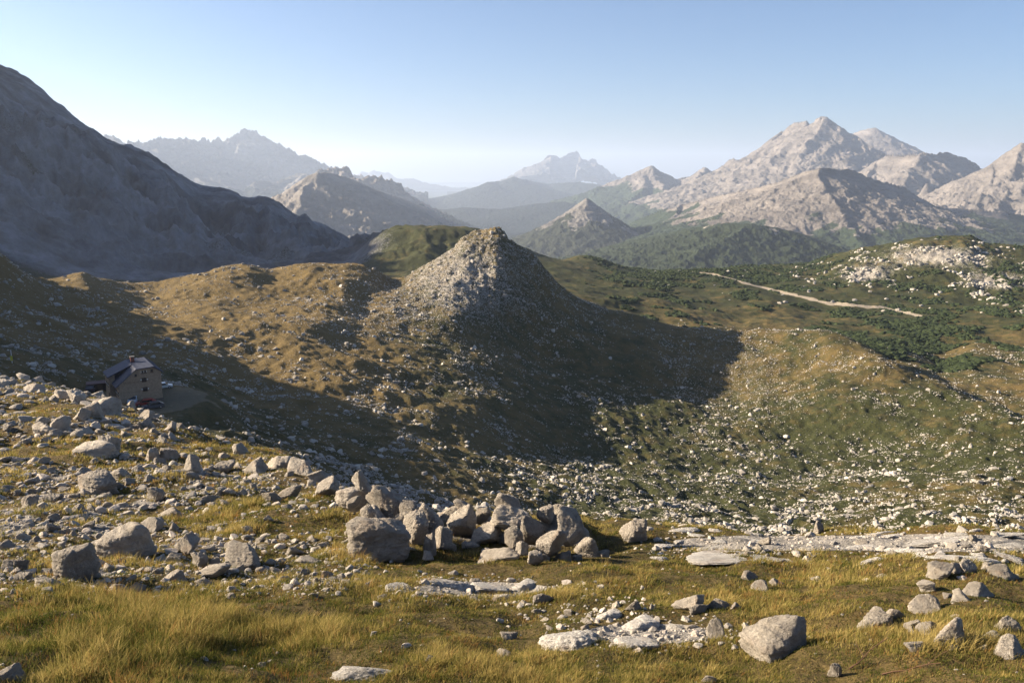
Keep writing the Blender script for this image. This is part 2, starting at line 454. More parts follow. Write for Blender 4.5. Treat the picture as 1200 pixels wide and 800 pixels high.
def ground_z(x, y):
    """height of the ground under world points"""
    x = np.asarray(x, float); y = np.asarray(y, float)
    a = np.arctan2(x, y); l = np.log(np.maximum(np.hypot(x, y), 1.01))
    i = np.clip(np.searchsorted(AZ, a) - 1, 0, len(AZ) - 2)
    j = np.clip(np.searchsorted(LR, l) - 1, 0, len(LR) - 2)
    u = np.clip((a - AZ[i]) / (AZ[i + 1] - AZ[i]), 0, 1); v = np.clip((l - LR[j]) / (LR[j + 1] - LR[j]), 0, 1)
    return (TZ[i, j] * (1-u) * (1-v) + TZ[i+1, j] * u * (1-v) + TZ[i, j+1] * (1-u) * v + TZ[i+1, j+1] * u * v)

def ground_hit(px, py, rmin=2.0, rmax=2500):
    """first ground point seen through a point of the photograph"""
    dx, dy, dz = px_dir(px, py)
    hh = math.hypot(dx, dy)
    rr = np.exp(np.arange(math.log(rmin), math.log(rmax), 0.004))
    zr = dz / hh * rr
    gz = ground_z(dx / hh * rr, dy / hh * rr)
    w = np.nonzero(zr < gz)[0]
    r = rr[w[0]] if len(w) else rr[-1]
    return float(dx / hh * r), float(dy / hh * r), float(ground_z(dx / hh * r, dy / hh * r)), float(r)

# --- cover of the ground, fixed to the place: rock, dwarf pine, dry grass, trodden path
def blob(px, py, cx, cy, sx, sy, rot=0):
    c, s = math.cos(rot), math.sin(rot)
    u = ((px - cx) * c + (py - cy) * s) / sx; v = (-(px - cx) * s + (py - cy) * c) / sy
    return np.exp(-(u * u + v * v))

def seg_dist(px, py, pts):
    d = np.full(px.shape, 1e9)
    for (x0, y0), (x1, y1) in zip(pts[:-1], pts[1:]):
        t = np.clip(((px - x0) * (x1 - x0) + (py - y0) * (y1 - y0)) / ((x1 - x0)**2 + (y1 - y0)**2), 0, 1)
        d = np.minimum(d, np.hypot(px - x0 - t * (x1 - x0), py - y0 - t * (y1 - y0)))
    return d

TRACK = [(800, 318), (826, 320), (850, 325), (880, 334), (930, 346), (975, 357), (1000, 358), (1040, 362), (1085, 372)]
def world_track():
    pts = []
    for a, b in zip(TRACK[:-1], TRACK[1:]):
        for t in np.linspace(0, 1, 8, endpoint=False):
            h = ground_hit(a[0] + (b[0]-a[0])*t, a[1] + (b[1]-a[1])*t, 660)
            pts.append((h[0], h[1]))
    # drop outliers that fell beyond the shelf
    out = [pts[0]]
    for p in pts[1:]:
        if math.hypot(p[0]-out[-1][0], p[1]-out[-1][1]) < 160: out.append(p)
    return out
TRACK_W = world_track()

def cover(X, Y, Z, r):
    px, py = proj(X, Y, Z)
    rock = np.full(X.shape, 0.42)
    fg = sstep(90, 60, r)
    # foreground: rubble field at left, turf at right
    field = sstep(500, 380, px + (py - 560) * .2) * sstep(700, 672, py + 14 * fbm(X, Y, 1.6, 3, 5)) * sstep(450, 462, py)
    green1 = blob(px, py, 70, 532, 120, 16) + blob(px, py, 290, 525, 60, 12) + blob(px, py, 330, 610, 120, 22) + blob(px, py, 40, 478, 50, 12)
    rk_fg = 0.10 + 0.26 * field + .35 * field * sstep(-.1, .3, fbm(X, Y, 2.2, 4, 55)) - 0.75 * np.clip(green1, 0, 1) * field
    rk_fg = rk_fg + .6 * np.exp(-(((py - 630) / 14) ** 2)) * sstep(455, 480, px) * sstep(705, 680, px)
    rk_fg = rk_fg + .75 * sstep(.25, .6, blob(px, py, 1090, 636, 200, 12) + blob(px, py, 760, 742, 90, 14) + blob(px, py, 560, 690, 90, 10) + blob(px, py, 870, 636, 80, 8))
    rock = rock * (1 - fg) + rk_fg * fg
    mid = 1 - fg
    # rocky pyramid, lit rib at right, knolls
    rock = rock + mid * (.24 * blob(px, py, 540, 325, 80, 60) * sstep(400, 450, r) * sstep(700, 620, r)
                         + .10 * blob(px, py, 870, 440, 60, 45) + .42 * sstep(900, 1000, r) * (blob(px, py, 1100, 300, 90, 18) + blob(px, py, 1010, 322, 40, 12) + blob(px, py, 1170, 330, 50, 14)))
    rock = rock + mid * .04 * sstep(480, 600, px) * sstep(520, 600, py)
    rock = rock - .15 * mid * sstep(600, 800, r)
    mtn = sstep(R(-5), R(-12), np.arctan2(X, Y)) * sstep(850, 1100, r)
    rock = rock + mtn * (.62 + .5 * fbm(X, Y, 150, 5, 95) + .35 * fbm(X * .3, Y, 60, 4, 96))
    n = fbm(X, Y, 45, 4, 91)
    scrub = sstep(430, 600, r) * sstep(640, 760, px) * (.34 + .6 * n + .5 * sstep(340, 318, py) * sstep(1000, 800, px) + .35 * blob(px, py, 1030, 402, 90, 14) + .3 * blob(px, py, 1040, 372, 60, 10)
                                                        - .35 * blob(px, py, 1100, 300, 90, 18) - .4 * blob(px, py, 900, 375, 60, 16))
    scrub = np.clip(scrub, 0, .62)
    dry = .50 + .25 * fg + .35 * mid * sstep(520, 380, px) * sstep(240, 330, r) * sstep(700, 560, r) - .3 * mtn - .15 * mid * sstep(600, 900, r) - .13 * mid * sstep(560, 720, px) * sstep(480, 400, r)
    track = np.full(X.shape, 1e9)
    sel = (r > 500) & (r < 1600) & (px > 760) & (px < 1130)
    tr = np.full(sel.sum(), 1e9)
    xs, ys = X[sel], Y[sel]
    for (x0, y0), (x1, y1) in zip(TRACK_W[:-1], TRACK_W[1:]):
        L2 = (x1-x0)**2 + (y1-y0)**2 + 1e-9
        t = np.clip(((xs-x0)*(x1-x0)+(ys-y0)*(y1-y0))/L2, 0, 1)
        tr = np.minimum(tr, np.hypot(xs-x0-t*(x1-x0), ys-y0-t*(y1-y0)))
    track[sel] = tr
    path = sstep(5.5, 2.0, track + 2.5 * fbm(X, Y, 9, 3, 71))
    # gravel yard round the hut and the track leading out of it
    hx, hy, hz = unproj(158, 470, 200)
    path = np.maximum(path, .40 * sstep(16, 12, np.hypot(X - hx - 2, Y - hy) + 8 * fbm(X, Y, 6, 5, 88)))
    return np.clip(rock, 0, 1), scrub, np.clip(dry, 0, 1), path

def build_terrain():
    rock, scrub, dry, path = cover(TX, TY, TZ, TR)
    v = np.stack([TX, TY, TZ], -1).reshape(-1, 3)
    cols = np.stack([rock, scrub, dry, path], -1).reshape(-1, 4)
    me = mesh_from("terrain", v, grid_faces(len(AZ), len(LR))[:, ::-1], True, {"mask": cols})
    o = link("terrain", me, M_GROUND)
    tag(o, kind='structure')
    # everything below and beyond, as far as the horizon
    g = mesh_from("valley_floor", np.array([[-60000, -2000, -640], [60000, -2000, -640], [60000, 60000, -640], [-60000, 60000, -640]]), np.array([[0, 1, 2, 3]]), False,
                  {"mask": np.tile([0, 1, 0, 0], (4, 1))})
    o = link("valley_floor", g, mountain_material("valley_forest"))
    tag(o, kind='structure')
build_terrain()

# ---------------------------------------------------------------- far mountains: ridge networks
def build_range(name, crest, k=.8, base=-500, relief_px=1.2, spur_every=9, spur_len=1.0, spurs_extra=(), rmin=.8, rmax=1.12, forest_z=None, rough=.12, cliff=0., ck=3., mat=None, seed=1, rows=150, L=None, foot=0.0, label=None, side=60):
    rg = np.random.default_rng(seed)
    C = np.array([unproj(a, b, c) for a, b, c in crest])
    segs = [(C[i], C[i + 1]) for i in range(len(C) - 1)]
    r0 = np.hypot(C[:, 0], C[:, 1]).mean()
    tot = C[:, 2].max() - base
    # spurs run down towards the viewer
    px = np.array([c[0] for c in crest])
    n = int((px[-1] - px[0]) / spur_every)
    for s in range(n):
        p = px[0] + (px[-1] - px[0]) * (s + rg.uniform(.1, .9)) / n
        pos = np.array([np.interp(p, px, C[:, i]) for i in range(3)])
        d = -pos[:2] / np.hypot(*pos[:2]); a = rg.uniform(-.75, .75)
        d = np.array([d[0] * math.cos(a) - d[1] * math.sin(a), d[0] * math.sin(a) + d[1] * math.cos(a)])
        kk = k * rg.uniform(.5, .72); ln = (pos[2] - base) / kk * spur_len * rg.uniform(.4, 1)
        q = pos.copy(); m = 4
        q[2] -= tot * rg.uniform(.0, .05)
        for j in range(m):
            w = q.copy(); b = rg.uniform(-.35, .35)
            dd = np.array([d[0] * math.cos(b) - d[1] * math.sin(b), d[0] * math.sin(b) + d[1] * math.cos(b)])
            w[:2] += dd * ln / m; w[2] -= ln / m * kk * rg.uniform(.6, 1.4)
            segs.append((q, w)); q = w
    for sp in spurs_extra:
        P = np.array([unproj(*c) for c in sp])
        segs += [(P[i], P[i + 1]) for i in range(len(P) - 1)]
    a0 = math.atan2(C[0, 0], C[0, 1]) - side / 998.; a1 = math.atan2(C[-1, 0], C[-1, 1]) + side / 998.
    na = int((a1 - a0) / .0011) + 2
    az = np.linspace(a0, a1, na); rr = r0 * (rmin + (rmax - rmin) * np.linspace(0, 1, rows))
    A, RR = np.meshgrid(az, rr, indexing='ij')
    X, Y = np.sin(A) * RR, np.cos(A) * RR
    sc = r0 / 100.
    wx = fbm(X, Y, sc * 6, 4, seed + 5) * sc * 1.2; wy = fbm(X, Y, sc * 6, 4, seed + 9) * sc * 1.2
    Xw, Yw = X + wx, Y + wy
    h = np.full(X.shape, -1e9)
    LL = L or 2.2 * tot / k
    dmin = np.full(X.shape, 1e9)
    for i, (p, q) in enumerate(segs):
        e = q - p; l2 = e[0]**2 + e[1]**2 + 1e-6
        t = np.clip(((Xw - p[0]) * e[0] + (Yw - p[1]) * e[1]) / l2, 0, 1)
        if i < len(C) - 1:
            t = np.clip(((X - p[0]) * e[0] + (Y - p[1]) * e[1]) / l2, 0, 1)
            d = np.hypot(X - p[0] - t * e[0], Y - p[1] - t * e[1])
        else:
            d = np.hypot(Xw - p[0] - t * e[0], Yw - p[1] - t * e[1])
        kk = k
        hh = p[2] + t * e[2] - kk * d / (1 + d / LL) - (cliff * (1 - np.exp(-ck * d / cliff)) if cliff > 0 and i < len(C) - 1 else 0)
        h = np.maximum(h, hh)
        if i < len(C) - 1: dmin = np.minimum(dmin, d)
    # rough it up below the crest, and a finer jag on it
    h0 = h
    rn = fbm(X, Y, tot * .30, 8, seed + 31, .62, ridged=True) - .6
    h = h + rn * tot * rough * 1.0 * sstep(0, tot * .30, dmin)
    h = h + (fbm(X, Y, sc * 1.1, 4, seed + 77, .6) + .8 * (fbm(X, Y, sc * .55, 3, seed + 78, .6, ridged=True) - .6)) * r0 * relief_px / 998.
    h = np.maximum(h, base - 40)
    fz = forest_z if forest_z is not None else -1e9
    fr = sstep(fz + 60, fz - 120, h + fbm(X, Y, sc * 5, 4, seed + 3) * 160)
    cols = np.stack([np.ones_like(h), fr, np.zeros_like(h), np.ones_like(h)], -1).reshape(-1, 4)
    me = mesh_from(name, np.stack([X, Y, h], -1).reshape(-1, 3), grid_faces(na, rows)[:, ::-1], True, {"mask": cols})
    o = link(name, me, mat)
    tag(o, label, kind='structure')
    return o

M_MTN = mountain_material("mountain_rock", (.11, .099, .09), (.245, .22, .197))
M_MTN_FAR = mountain_material("far_mountain_rock", (.10, .096, .094), (.21, .20, .19), forest=(.016, .024, .020), k=.4)
M_MTN_BROWN = mountain_material("brown_mountain", (.16, .145, .125), (.25, .225, .20))

def P(r, *pts):
    return [(a, b, r) for a, b in pts]


def V(*pts):
    return list(pts)
# the most distant teeth
build_range("mountain", P(30000, (400, 215), (419, 204), (424, 200), (428, 201), (434, 204), (438, 198), (441, 200), (449, 202), (456, 202), (464, 210), (484, 209), (505, 216), (512, 216), (527, 219), (545, 219), (560, 224), (640, 228)), k=.9, mat=M_MTN_FAR, forest_z=-100, rmax=1.06, rmin=.92, seed=2, rows=90, relief_px=1.5)
# the flat topped giant in the middle
build_range("mountain", [(a, b, 22000 + (a - 620) * 42) for a, b in ((585, 222), (600, 213), (612, 211), (621, 208), (627, 202), (632, 196), (637, 186), (642, 181), (652, 181), (656, 185), (662, 181), (670, 177), (677, 176), (680, 182), (683, 191), (687, 189), (692, 185), (700, 186), (703, 191), (711, 200), (716, 204), (721, 208), (735, 210), (760, 222), (820, 228))], k=.75, cliff=420, ck=3.2, mat=M_MTN_FAR, forest_z=-150, rmax=1.04, rmin=.9, seed=3, rows=220, spur_every=1000, relief_px=1.8,
            spurs_extra=[P(22600, (642, 183), (646, 200), (640, 210)), P(22500, (677, 182), (676, 200), (665, 212)), [(700, 188, 22800), (708, 205, 22200), (700, 216, 21500)]])
build_range("mountain", V((440, 262, 12500), (470, 248, 13500), (494, 237, 14500), (520, 233, 15500), (550, 229, 15500), (557, 223, 15000), (572, 213, 14500), (587, 212, 15500), (602, 207, 15000), (612, 210, 15500), (640, 215, 16500), (680, 213, 16000), (710, 217, 15500), (745, 225, 15000), (790, 240, 14500)), k=.42, mat=M_MTN_FAR, forest_z=300, rmax=1.12, rmin=.72, seed=4, rows=120, relief_px=.7, spur_every=35, rough=.06)
# jagged range at left
build_range("mountain", [(a, b, 12600 + (a - 150) * 15) for a, b in ((108, 172), (114, 164), (118, 159), (128, 157), (138, 160), (146, 168), (150, 165), (158, 163), (170, 165), (180, 162), (190, 160), (196, 159), (203, 162), (215, 159), (222, 160), (226, 167), (233, 162), (240, 161), (247, 163), (254, 161), (262, 163), (270, 158), (276, 158), (282, 152), (290, 150), (297, 152), (305, 153), (312, 157), (318, 165), (325, 171), (330, 173), (336, 170), (342, 175), (352, 186), (362, 192), (370, 196), (385, 194), (400, 205), (440, 225))], k=.6, cliff=260, ck=2.6, mat=M_MTN_FAR, forest_z=-250, rmax=1.05, rmin=.75, seed=5, rows=260, relief_px=4.5, spur_every=26, spur_len=.6,
            spurs_extra=[V((290, 152, 14700), (280, 185, 13600), (262, 210, 12500)), V((342, 176, 15400), (330, 205, 14000), (318, 225, 12800)), V((222, 160, 13680), (215, 190, 12700), (205, 208, 12000))])
build_range("mountain", [(160, 226, 11000), (195, 216, 11000), (222, 210, 11000), (238, 208, 11000), (245, 211, 11000), (262, 217, 11000), (285, 224, 11000), (296, 214, 11000), (305, 211, 11000), (320, 214, 11000), (338, 207, 11000), (350, 202, 11000), (370, 205, 11000), (400, 225, 11000)], k=.6, cliff=100, mat=M_MTN_FAR, forest_z=-150, rmax=1.04, rmin=.85, seed=15, rows=110, relief_px=1.6, spur_every=30)
# towers behind the brown mountain
build_range("mountain", P(8000, (366, 206), (372, 198), (377, 195), (380, 198), (385, 194), (390, 199), (395, 194), (400, 195), (405, 192), (409, 194), (413, 203), (421, 212), (425, 208), (432, 205), (437, 204), (442, 206), (447, 205), (452, 210), (458, 208), (464, 213), (470, 212), (474, 222), (479, 229), (481, 238), (500, 262)), k=.8, cliff=130, ck=3.5, mat=M_MTN, forest_z=-300, rmax=1.04, rmin=.88, seed=6, rows=160, relief_px=3.5, spur_every=14, spur_len=.5, rough=.14)
build_range("mountain", [(290, 262, 5600), (300, 250, 5500), (318, 240, 5400), (330, 233, 5300), (342, 224, 5200), (352, 213, 5100), (362, 205, 5000), (372, 202, 5000), (385, 202, 5150), (405, 207, 5400), (420, 213, 5550), (440, 222, 5750), (470, 232, 6000), (500, 243, 6200), (520, 255, 6300), (545, 270, 6400), (580, 290, 6500)], k=.66, base=-560, mat=M_MTN_BROWN, forest_z=-330, rmax=1.2, rmin=.62, seed=7, rows=230, relief_px=.9, spur_every=1000, rough=.09,
            spurs_extra=[[(365, 204, 5000), (352, 232, 4700), (345, 262, 4300)], [(440, 222, 5750), (455, 250, 5100), (470, 270, 4700)]])
# peak right of the giant
build_range("mountain", V((690, 262, 10500), (707, 243, 10700), (726, 230, 10800), (737, 219, 10900), (745, 213, 11000), (751, 210, 11000), (755, 201, 11000), (759, 195, 11000), (763, 193, 11000), (767, 194, 11000), (770, 200, 11000), (776, 205, 11000), (790, 209, 11100), (803, 206, 11200), (830, 215, 11300), (860, 235, 11400)), k=.55, cliff=90, mat=M_MTN, forest_z=-150, rmax=1.06, rmin=.75, seed=8, rows=190, relief_px=1.2, spur_every=60, rough=.08,
            spurs_extra=[V((763, 194, 11000), (745, 222, 10300), (722, 252, 9600)), V((763, 194, 11000), (775, 225, 10200), (770, 250, 9400))])
# white pyramid behind the high group
build_range("mountain", V((980, 180, 13300), (995, 160, 13200), (1003, 155, 13000), (1014, 152, 12800), (1025, 149, 12700), (1040, 158, 12900), (1055, 168, 13100), (1070, 178, 13200), (1100, 190, 13200)), k=.6, mat=M_MTN, forest_z=-900, rmax=1.06, rmin=.85, seed=9, rows=120, spur_every=1000, rough=.05)
# the high group at right: crest parts that come nearer face the sun, parts that recede lie in shade
build_range("mountain", V((740, 240, 11200), (765, 226, 11200), (780, 218, 11200), (800, 209, 11100), (812, 204, 11000), (819, 198, 10900), (824, 195, 10850), (828, 195, 10800), (833, 200, 10800), (840, 197, 10800), (848, 192, 10700), (854, 186, 10600), (860, 185, 10550), (866, 188, 10500), (872, 184, 10500), (879, 183, 10450), (886, 180, 10400), (897, 172, 10300), (901, 171, 10250), (905, 166, 10200), (912, 158, 10100), (918, 153, 10050), (925, 146, 9950), (931, 142, 9900), (938, 142, 9850), (945, 140, 9800), (949, 144, 9800), (953, 142, 9750), (957, 138, 9700), (961, 136, 9650), (970, 138, 9800), (977, 142, 9950), (982, 150, 10000), (987, 153, 10050), (990, 160, 10100), (996, 164, 10100), (1004, 165, 10200), (1012, 171, 10250), (1020, 180, 10300), (1028, 187, 10400), (1050, 205, 10500), (1080, 230, 10600)),
            k=.72, cliff=60, mat=M_MTN, forest_z=-300, rmax=1.10, rmin=.72, seed=10, rows=300, relief_px=1.1, spur_every=1000, rough=.07,
            spurs_extra=[V((918, 153, 10050), (893, 180, 9700), (868, 198, 9300), (835, 222, 8800)), V((961, 136, 9650), (947, 165, 9300), (935, 176, 9150)), V((990, 160, 10100), (966, 172, 9300), (958, 192, 9000), (957, 205, 8700)), V((828, 196, 10800), (810, 222, 10000), (790, 240, 9400)), V((868, 198, 9300), (872, 212, 8800))])
build_range("mountain", V((975, 228, 9000), (985, 219, 9000), (1000, 208, 8950), (1014, 199, 8900), (1025, 188, 8800), (1040, 180, 8700), (1060, 180, 8600), (1075, 179, 8500), (1085, 178, 8450), (1095, 180, 8600), (1107, 177, 8700), (1122, 181, 8850), (1137, 187, 9000), (1148, 193, 9100), (1154, 196, 9100), (1200, 200, 9200), (1260, 205, 9300)),
            k=.7, cliff=80, mat=M_MTN, forest_z=-300, rmax=1.08, rmin=.75, seed=11, rows=200, relief_px=1.2, spur_every=1000, rough=.08,
            spurs_extra=[V((1085, 178, 8450), (1062, 200, 8000), (1050, 230, 7500)), V((1025, 188, 8800), (1018, 210, 8400))])
build_range("mountain", V((1040, 250, 7600), (1060, 238, 7600), (1078, 231, 7600), (1082, 218, 7600), (1086, 213, 7600), (1090, 216, 7600), (1096, 226, 7600), (1110, 217, 7550), (1125, 209, 7500), (1137, 203, 7450), (1150, 198, 7400), (1160, 193, 7300), (1166, 190, 7350), (1170, 185, 7350), (1179, 180, 7350), (1190, 172, 7300), (1196, 169, 7300), (1202, 167, 7300), (1230, 158, 7300), (1290, 175, 7600), (1360, 200, 7900)),
            k=.72, cliff=70, mat=M_MTN, forest_z=-300, rmax=1.08, rmin=.75, seed=12, rows=220, relief_px=1.4, spur_every=1000, rough=.10,
            spurs_extra=[V((1160, 193, 7300), (1152, 215, 6950), (1140, 245, 6500)), V((1202, 167, 7300), (1180, 212, 6900), (1175, 240, 6500)), V((1125, 209, 7500), (1105, 235, 7000))])
# the big front massif with the sharp light and shade edge below its summit
build_range("mountain", V((620, 322, 6700), (640, 312, 6700), (677, 294, 6600), (700, 281, 6500), (726, 268, 6400), (745, 257, 6300), (775, 245, 6200), (800, 239, 6100), (837, 229, 5900), (875, 221, 5650), (912, 212, 5400), (930, 205, 5250), (942, 200, 5150), (955, 197, 5050), (962, 196, 5000), (975, 197, 5100), (999, 198, 5300), (1010, 203, 5400), (1025, 210, 5500), (1040, 213, 5600), (1059, 218, 5700), (1077, 230, 5800), (1100, 242, 5900), (1130, 243, 6000), (1175, 247, 6100), (1200, 251, 6200), (1260, 256, 6300), (1340, 262, 6400)),
            k=.5, cliff=25, mat=M_MTN, forest_z=-225, rmax=1.22, rmin=.62, seed=13, rows=360, relief_px=.8, spur_every=1000, rough=.06,
            spurs_extra=[V((962, 197, 5000), (968, 222, 4750), (985, 250, 4450), (1010, 285, 4100)), V((875, 221, 5650), (858, 246, 5300), (835, 268, 4900)), V((800, 239, 6100), (785, 262, 5600), (765, 280, 5200))])
build_range("mountain", V((590, 325, 5500), (598, 318, 5400), (612, 304, 5350), (625, 298, 5300), (629, 289, 5300), (644, 272, 5250), (652, 262, 5200), (659, 255, 5200), (668, 247, 5150), (674, 243, 5100), (681, 236, 5050), (687, 232, 5000), (692, 234, 5050), (697, 239, 5100), (703, 244, 5150), (708, 250, 5200), (712, 262, 5250), (718, 275, 5300), (730, 292, 5350)), k=.8, mat=mountain_material("wooded_peak", (.11, .105, .10), (.24, .225, .205), forest=(.035, .042, .028)), forest_z=-235, rmax=1.06, rmin=.82, seed=14, rows=150, relief_px=1.0, spur_every=60, rough=.07)
build_range("hills", P(6600, (560, 300), (600, 282), (625, 272), (645, 263), (662, 258), (700, 262), (740, 275)), k=.5, mat=M_MTN_FAR, forest_z=400, rmax=1.06, rmin=.85, seed=16, rows=60, relief_px=.5)
build_range("hills", V((400, 275, 9500), (430, 264, 9600), (470, 252, 9800), (500, 247, 10000), (545, 243, 10000), (585, 245, 10000), (625, 239, 10000), (660, 236, 10000), (700, 243, 9800), (740, 255, 9500), (790, 265, 9200)), k=.25, mat=M_MTN_FAR, forest_z=600, rmax=1.1, rmin=.6, seed=19, rows=120, relief_px=.6, spur_every=40, rough=.06)
# wooded foothills before the massif
build_range("hills", V((640, 322, 3900), (670, 308, 3900), (690, 300, 3850), (712, 288, 3800), (735, 282, 3750), (770, 276, 3650), (805, 268, 3550), (850, 261, 3400), (880, 262, 3350), (910, 266, 3400), (940, 274, 3450), (975, 287, 3500), (1010, 296, 3600), (1050, 304, 3700), (1100, 314, 3700)), k=.36, base=-420, mat=mountain_material("wooded_hill", rock_a=(.20, .18, .15), rock_b=(.36, .33, .29), forest=(.022, .032, .014), k=2.5), forest_z=-95, rmax=1.18, rmin=.6, seed=17, rows=180, relief_px=.9, rough=.10, spur_every=50)
build_range("hills", P(2300, (600, 330), (640, 312), (665, 306), (690, 303), (712, 308), (740, 318), (790, 326), (840, 330), (880, 334)), k=.3, base=-330, mat=mountain_material("wooded_knoll", forest=(.022, .032, .014), k=4.), forest_z=400, rmax=1.12, rmin=.75, seed=18, rows=80, relief_px=.8, rough=.08, spur_every=50)

# ---------------------------------------------------------------- haze
def build_haze():
    m = bpy.data.materials.new("haze"); m.use_nodes = True
    nt = m.node_tree; nt.nodes.clear()
    out = N(nt, "ShaderNodeOutputMaterial"); pv = N(nt, "ShaderNodeVolumePrincipled")
    pv.inputs["Color"].default_value = (.64, .77, 1.0, 1)
    pv.inputs["Density"].default_value = 4.1e-5
    pv.inputs["Anisotropy"].default_value = .25
    nt.links.new(pv.outputs[0], out.inputs["Volume"])
    x0, x1, y0, y1, z0, z1 = -35000, 35000, -6000, 42000, -642, 900
    v = np.array([[x, y, z] for x in (x0, x1) for y in (y0, y1) for z in (z0, z1)], float)
    f = np.array([[0, 1, 3, 2], [4, 6, 7, 5], [0, 4, 5, 1], [2, 3, 7, 6], [0, 2, 6, 4], [1, 5, 7, 3]])
    o = link("haze", mesh_from("haze", v, f, False), m)
    tag(o, kind='stuff')
build_haze()

# ---------------------------------------------------------------- rocks
import bmesh
def ico(sub):
    bm = bmesh.new(); bmesh.ops.create_icosphere(bm, subdivisions=sub, radius=1.0)
    v = np.array([x.co[:] for x in bm.verts]); f = np.array([[q.index for q in p.verts] for p in bm.faces]); bm.free()
    return v / np.linalg.norm(v, axis=1)[:, None], f

def n3(p, scale, seed, oct=4, ridged=False):
    return (fbm(p[:, 0] + 7.3 * p[:, 2], p[:, 1] - 3.1 * p[:, 2], scale, oct, seed, .55, ridged) +
            fbm(p[:, 1] + 2.3 * p[:, 0], p[:, 2], scale, oct, seed + 5, .55, ridged) +
            fbm(p[:, 2] - 1.7 * p[:, 1], p[:, 0], scale, oct, seed + 11, .55, ridged)) / 3

ICO = {k: ico(k) for k in (1, 2, 3, 4, 5)}
def rock_shape(seed, sub, planes=13, rough=.10, sharp=16, flat=False):
    rg = np.random.default_rng(seed)
    d, f = ICO[sub]
    n = rg.normal(size=(planes, 3)); n /= np.linalg.norm(n, axis=1)[:, None]
    if flat:
        n[0] = (.05, .03, 1); n[1] = (.02, -.04, -1)
    dist = rg.uniform(.55, 1.0, planes)
    c = np.maximum(d @ n.T, 0) / dist
    r = (c ** sharp).sum(1) ** (-1 / sharp)
    r = np.minimum(r, 1.5)
    v = d * r[:, None]
    if sub >= 3:
        v = v * (1 + rough * 1.1 * n3(v + seed, .9, seed, 3)[:, None])
        v = v * (1 + rough * .7 * (n3(v + seed, .45, seed + 3, 4, True)[:, None] - .5))
        if sub >= 5: v = v * (1 + rough * .55 * n3(v, .14, seed + 6, 4)[:, None])
    else:
        v = v * (1 + rg.uniform(-.1, .1, len(v)))[:, None]
    if not flat:
        dn = np.clip(-v[:, 2] + .05, 0, .8)
        v[:, :2] *= (1 + .38 * dn)[:, None]
    lo, hi = v.min(0), v.max(0)
    return (v - (lo + hi) / 2) / ((hi - lo) / 2), f

BOULDERS = [mesh_from("boulder", *rock_shape(100 + i, 5, 10 + i % 6, .19), True) for i in range(16)]
ROUND = [mesh_from("boulder", *rock_shape(400 + i, 5, 14, .18, 11), True) for i in range(10)]
SLABS = [mesh_from("rock_slab", *rock_shape(200 + i, 5, 10, .20, 8, True), True) for i in range(8)]
STONES = [mesh_from("stone", *rock_shape(300 + i, 4, 9 + i % 6, .20), True) for i in range(14)]

TAKEN = []      # px, py, radius_px of placed rocks
def place_rock(name, cat, px, py, w, h, label, group=None, mesh=None, r=None, rot=None, tilt=0, sink=.26, depth=None, lift=0):
    """a rock w x h photograph pixels big whose middle is seen at px, py"""
    if r is None:
        x, y, z, r = ground_hit(px, py + h * .38)
        z = None
    px_m = r / math.cos(math.atan2((px - 600), F_PX)) / F_PX * 1.03
    sx = w * px_m / 2; sy = (depth * px_m / 2) if depth else sx * .85; sz = h * px_m / 2 * 1.12
    cx, cy, cz = unproj(px, py, r + (sy * .4))
    if lift == 0:
        gz = float(ground_z(cx, cy))
        cz = min(float(cz), gz + sz * (1 - 2 * sink)) if cz > gz + sz * 1.0 else float(cz)
        cz = max(cz, gz - sz * .25)
    if lift == 0 or py + h / 2 > 621:
        # reach down into the ground: keep the top, sink the foot
        gmin = min(float(ground_z(cx + a_, cy + b_)) for a_ in (-sx * .8, 0, sx * .8) for b_ in (-sy * .8, 0, sy * .8))
        top = float(cz) + sz; bot = max(min(float(cz) - sz, gmin - .06 * sz), float(cz) - (1.35 if lift else 2.2) * sz)
        sz = (top - bot) / 2; cz = (top + bot) / 2
    me = mesh if mesh is not None else BOULDERS[RNG.integers(len(BOULDERS))]
    if w > 70 and mesh is None: me = ROUND[5]; rot = .2
    o = link(name, me, M_ROCK, loc=(float(cx), float(cy), float(cz)), rot=(tilt, RNG.uniform(-.12, .12), rot if rot is not None else RNG.choice([0, math.pi]) + RNG.uniform(-.35, .35)), scale=(sx, sy, sz))
    tag(o, label, cat, group)
    TAKEN.append((px, py, max(w, h) / 2))
    return o

def slab(px, py, w, h, label, group=None):
    """a bare rock pavement lying in the turf; w x h is its footprint as seen"""
    ax, ay, az_, r = ground_hit(px, py)
    while r > 19:                                   # stay on the near side of the crest
        py += 1.5; ax, ay, az_, r = ground_hit(px, py)
    n = ground_hit(px, py + h / 2); f = ground_hit(px, max(py - h / 2, 0))
    if f[3] > 19: f = n
    dep = min(max(abs(f[3] - n[3]), h * r / F_PX * 1.6), 3.5)
    wid = w * r / F_PX
    dep = min(dep, wid * .9, 1.3)
    e = .4
    sx_ = (float(ground_z(ax + e, ay)) - float(ground_z(ax - e, ay))) / (2 * e)
    sy_ = (float(ground_z(ax, ay + e)) - float(ground_z(ax, ay - e))) / (2 * e)
    sx_, sy_ = min(max(sx_, -.12), .12), min(max(sy_, -.40), .05)
    nrm = Vector((-sx_, -sy_, 1)).normalized()
    q = Vector((0, 0, 1)).rotation_difference(nrm).to_matrix() @ Matrix.Rotation(RNG.uniform(-.2, .2), 3, 'Z')
    o = link("flat_rock", SLABS[RNG.integers(len(SLABS))], M_SLAB, loc=(ax, ay, az_ - (.045 if wid > .6 else .02)), rot=q.to_euler(), scale=(wid / 2 * 1.05, dep / 2 * 1.1, (.05 if py < 665 else .045 + .0006 * w)))
    tag(o, label, "flat rock", group)
    TAKEN.append((px, py, h / 2))
    return o

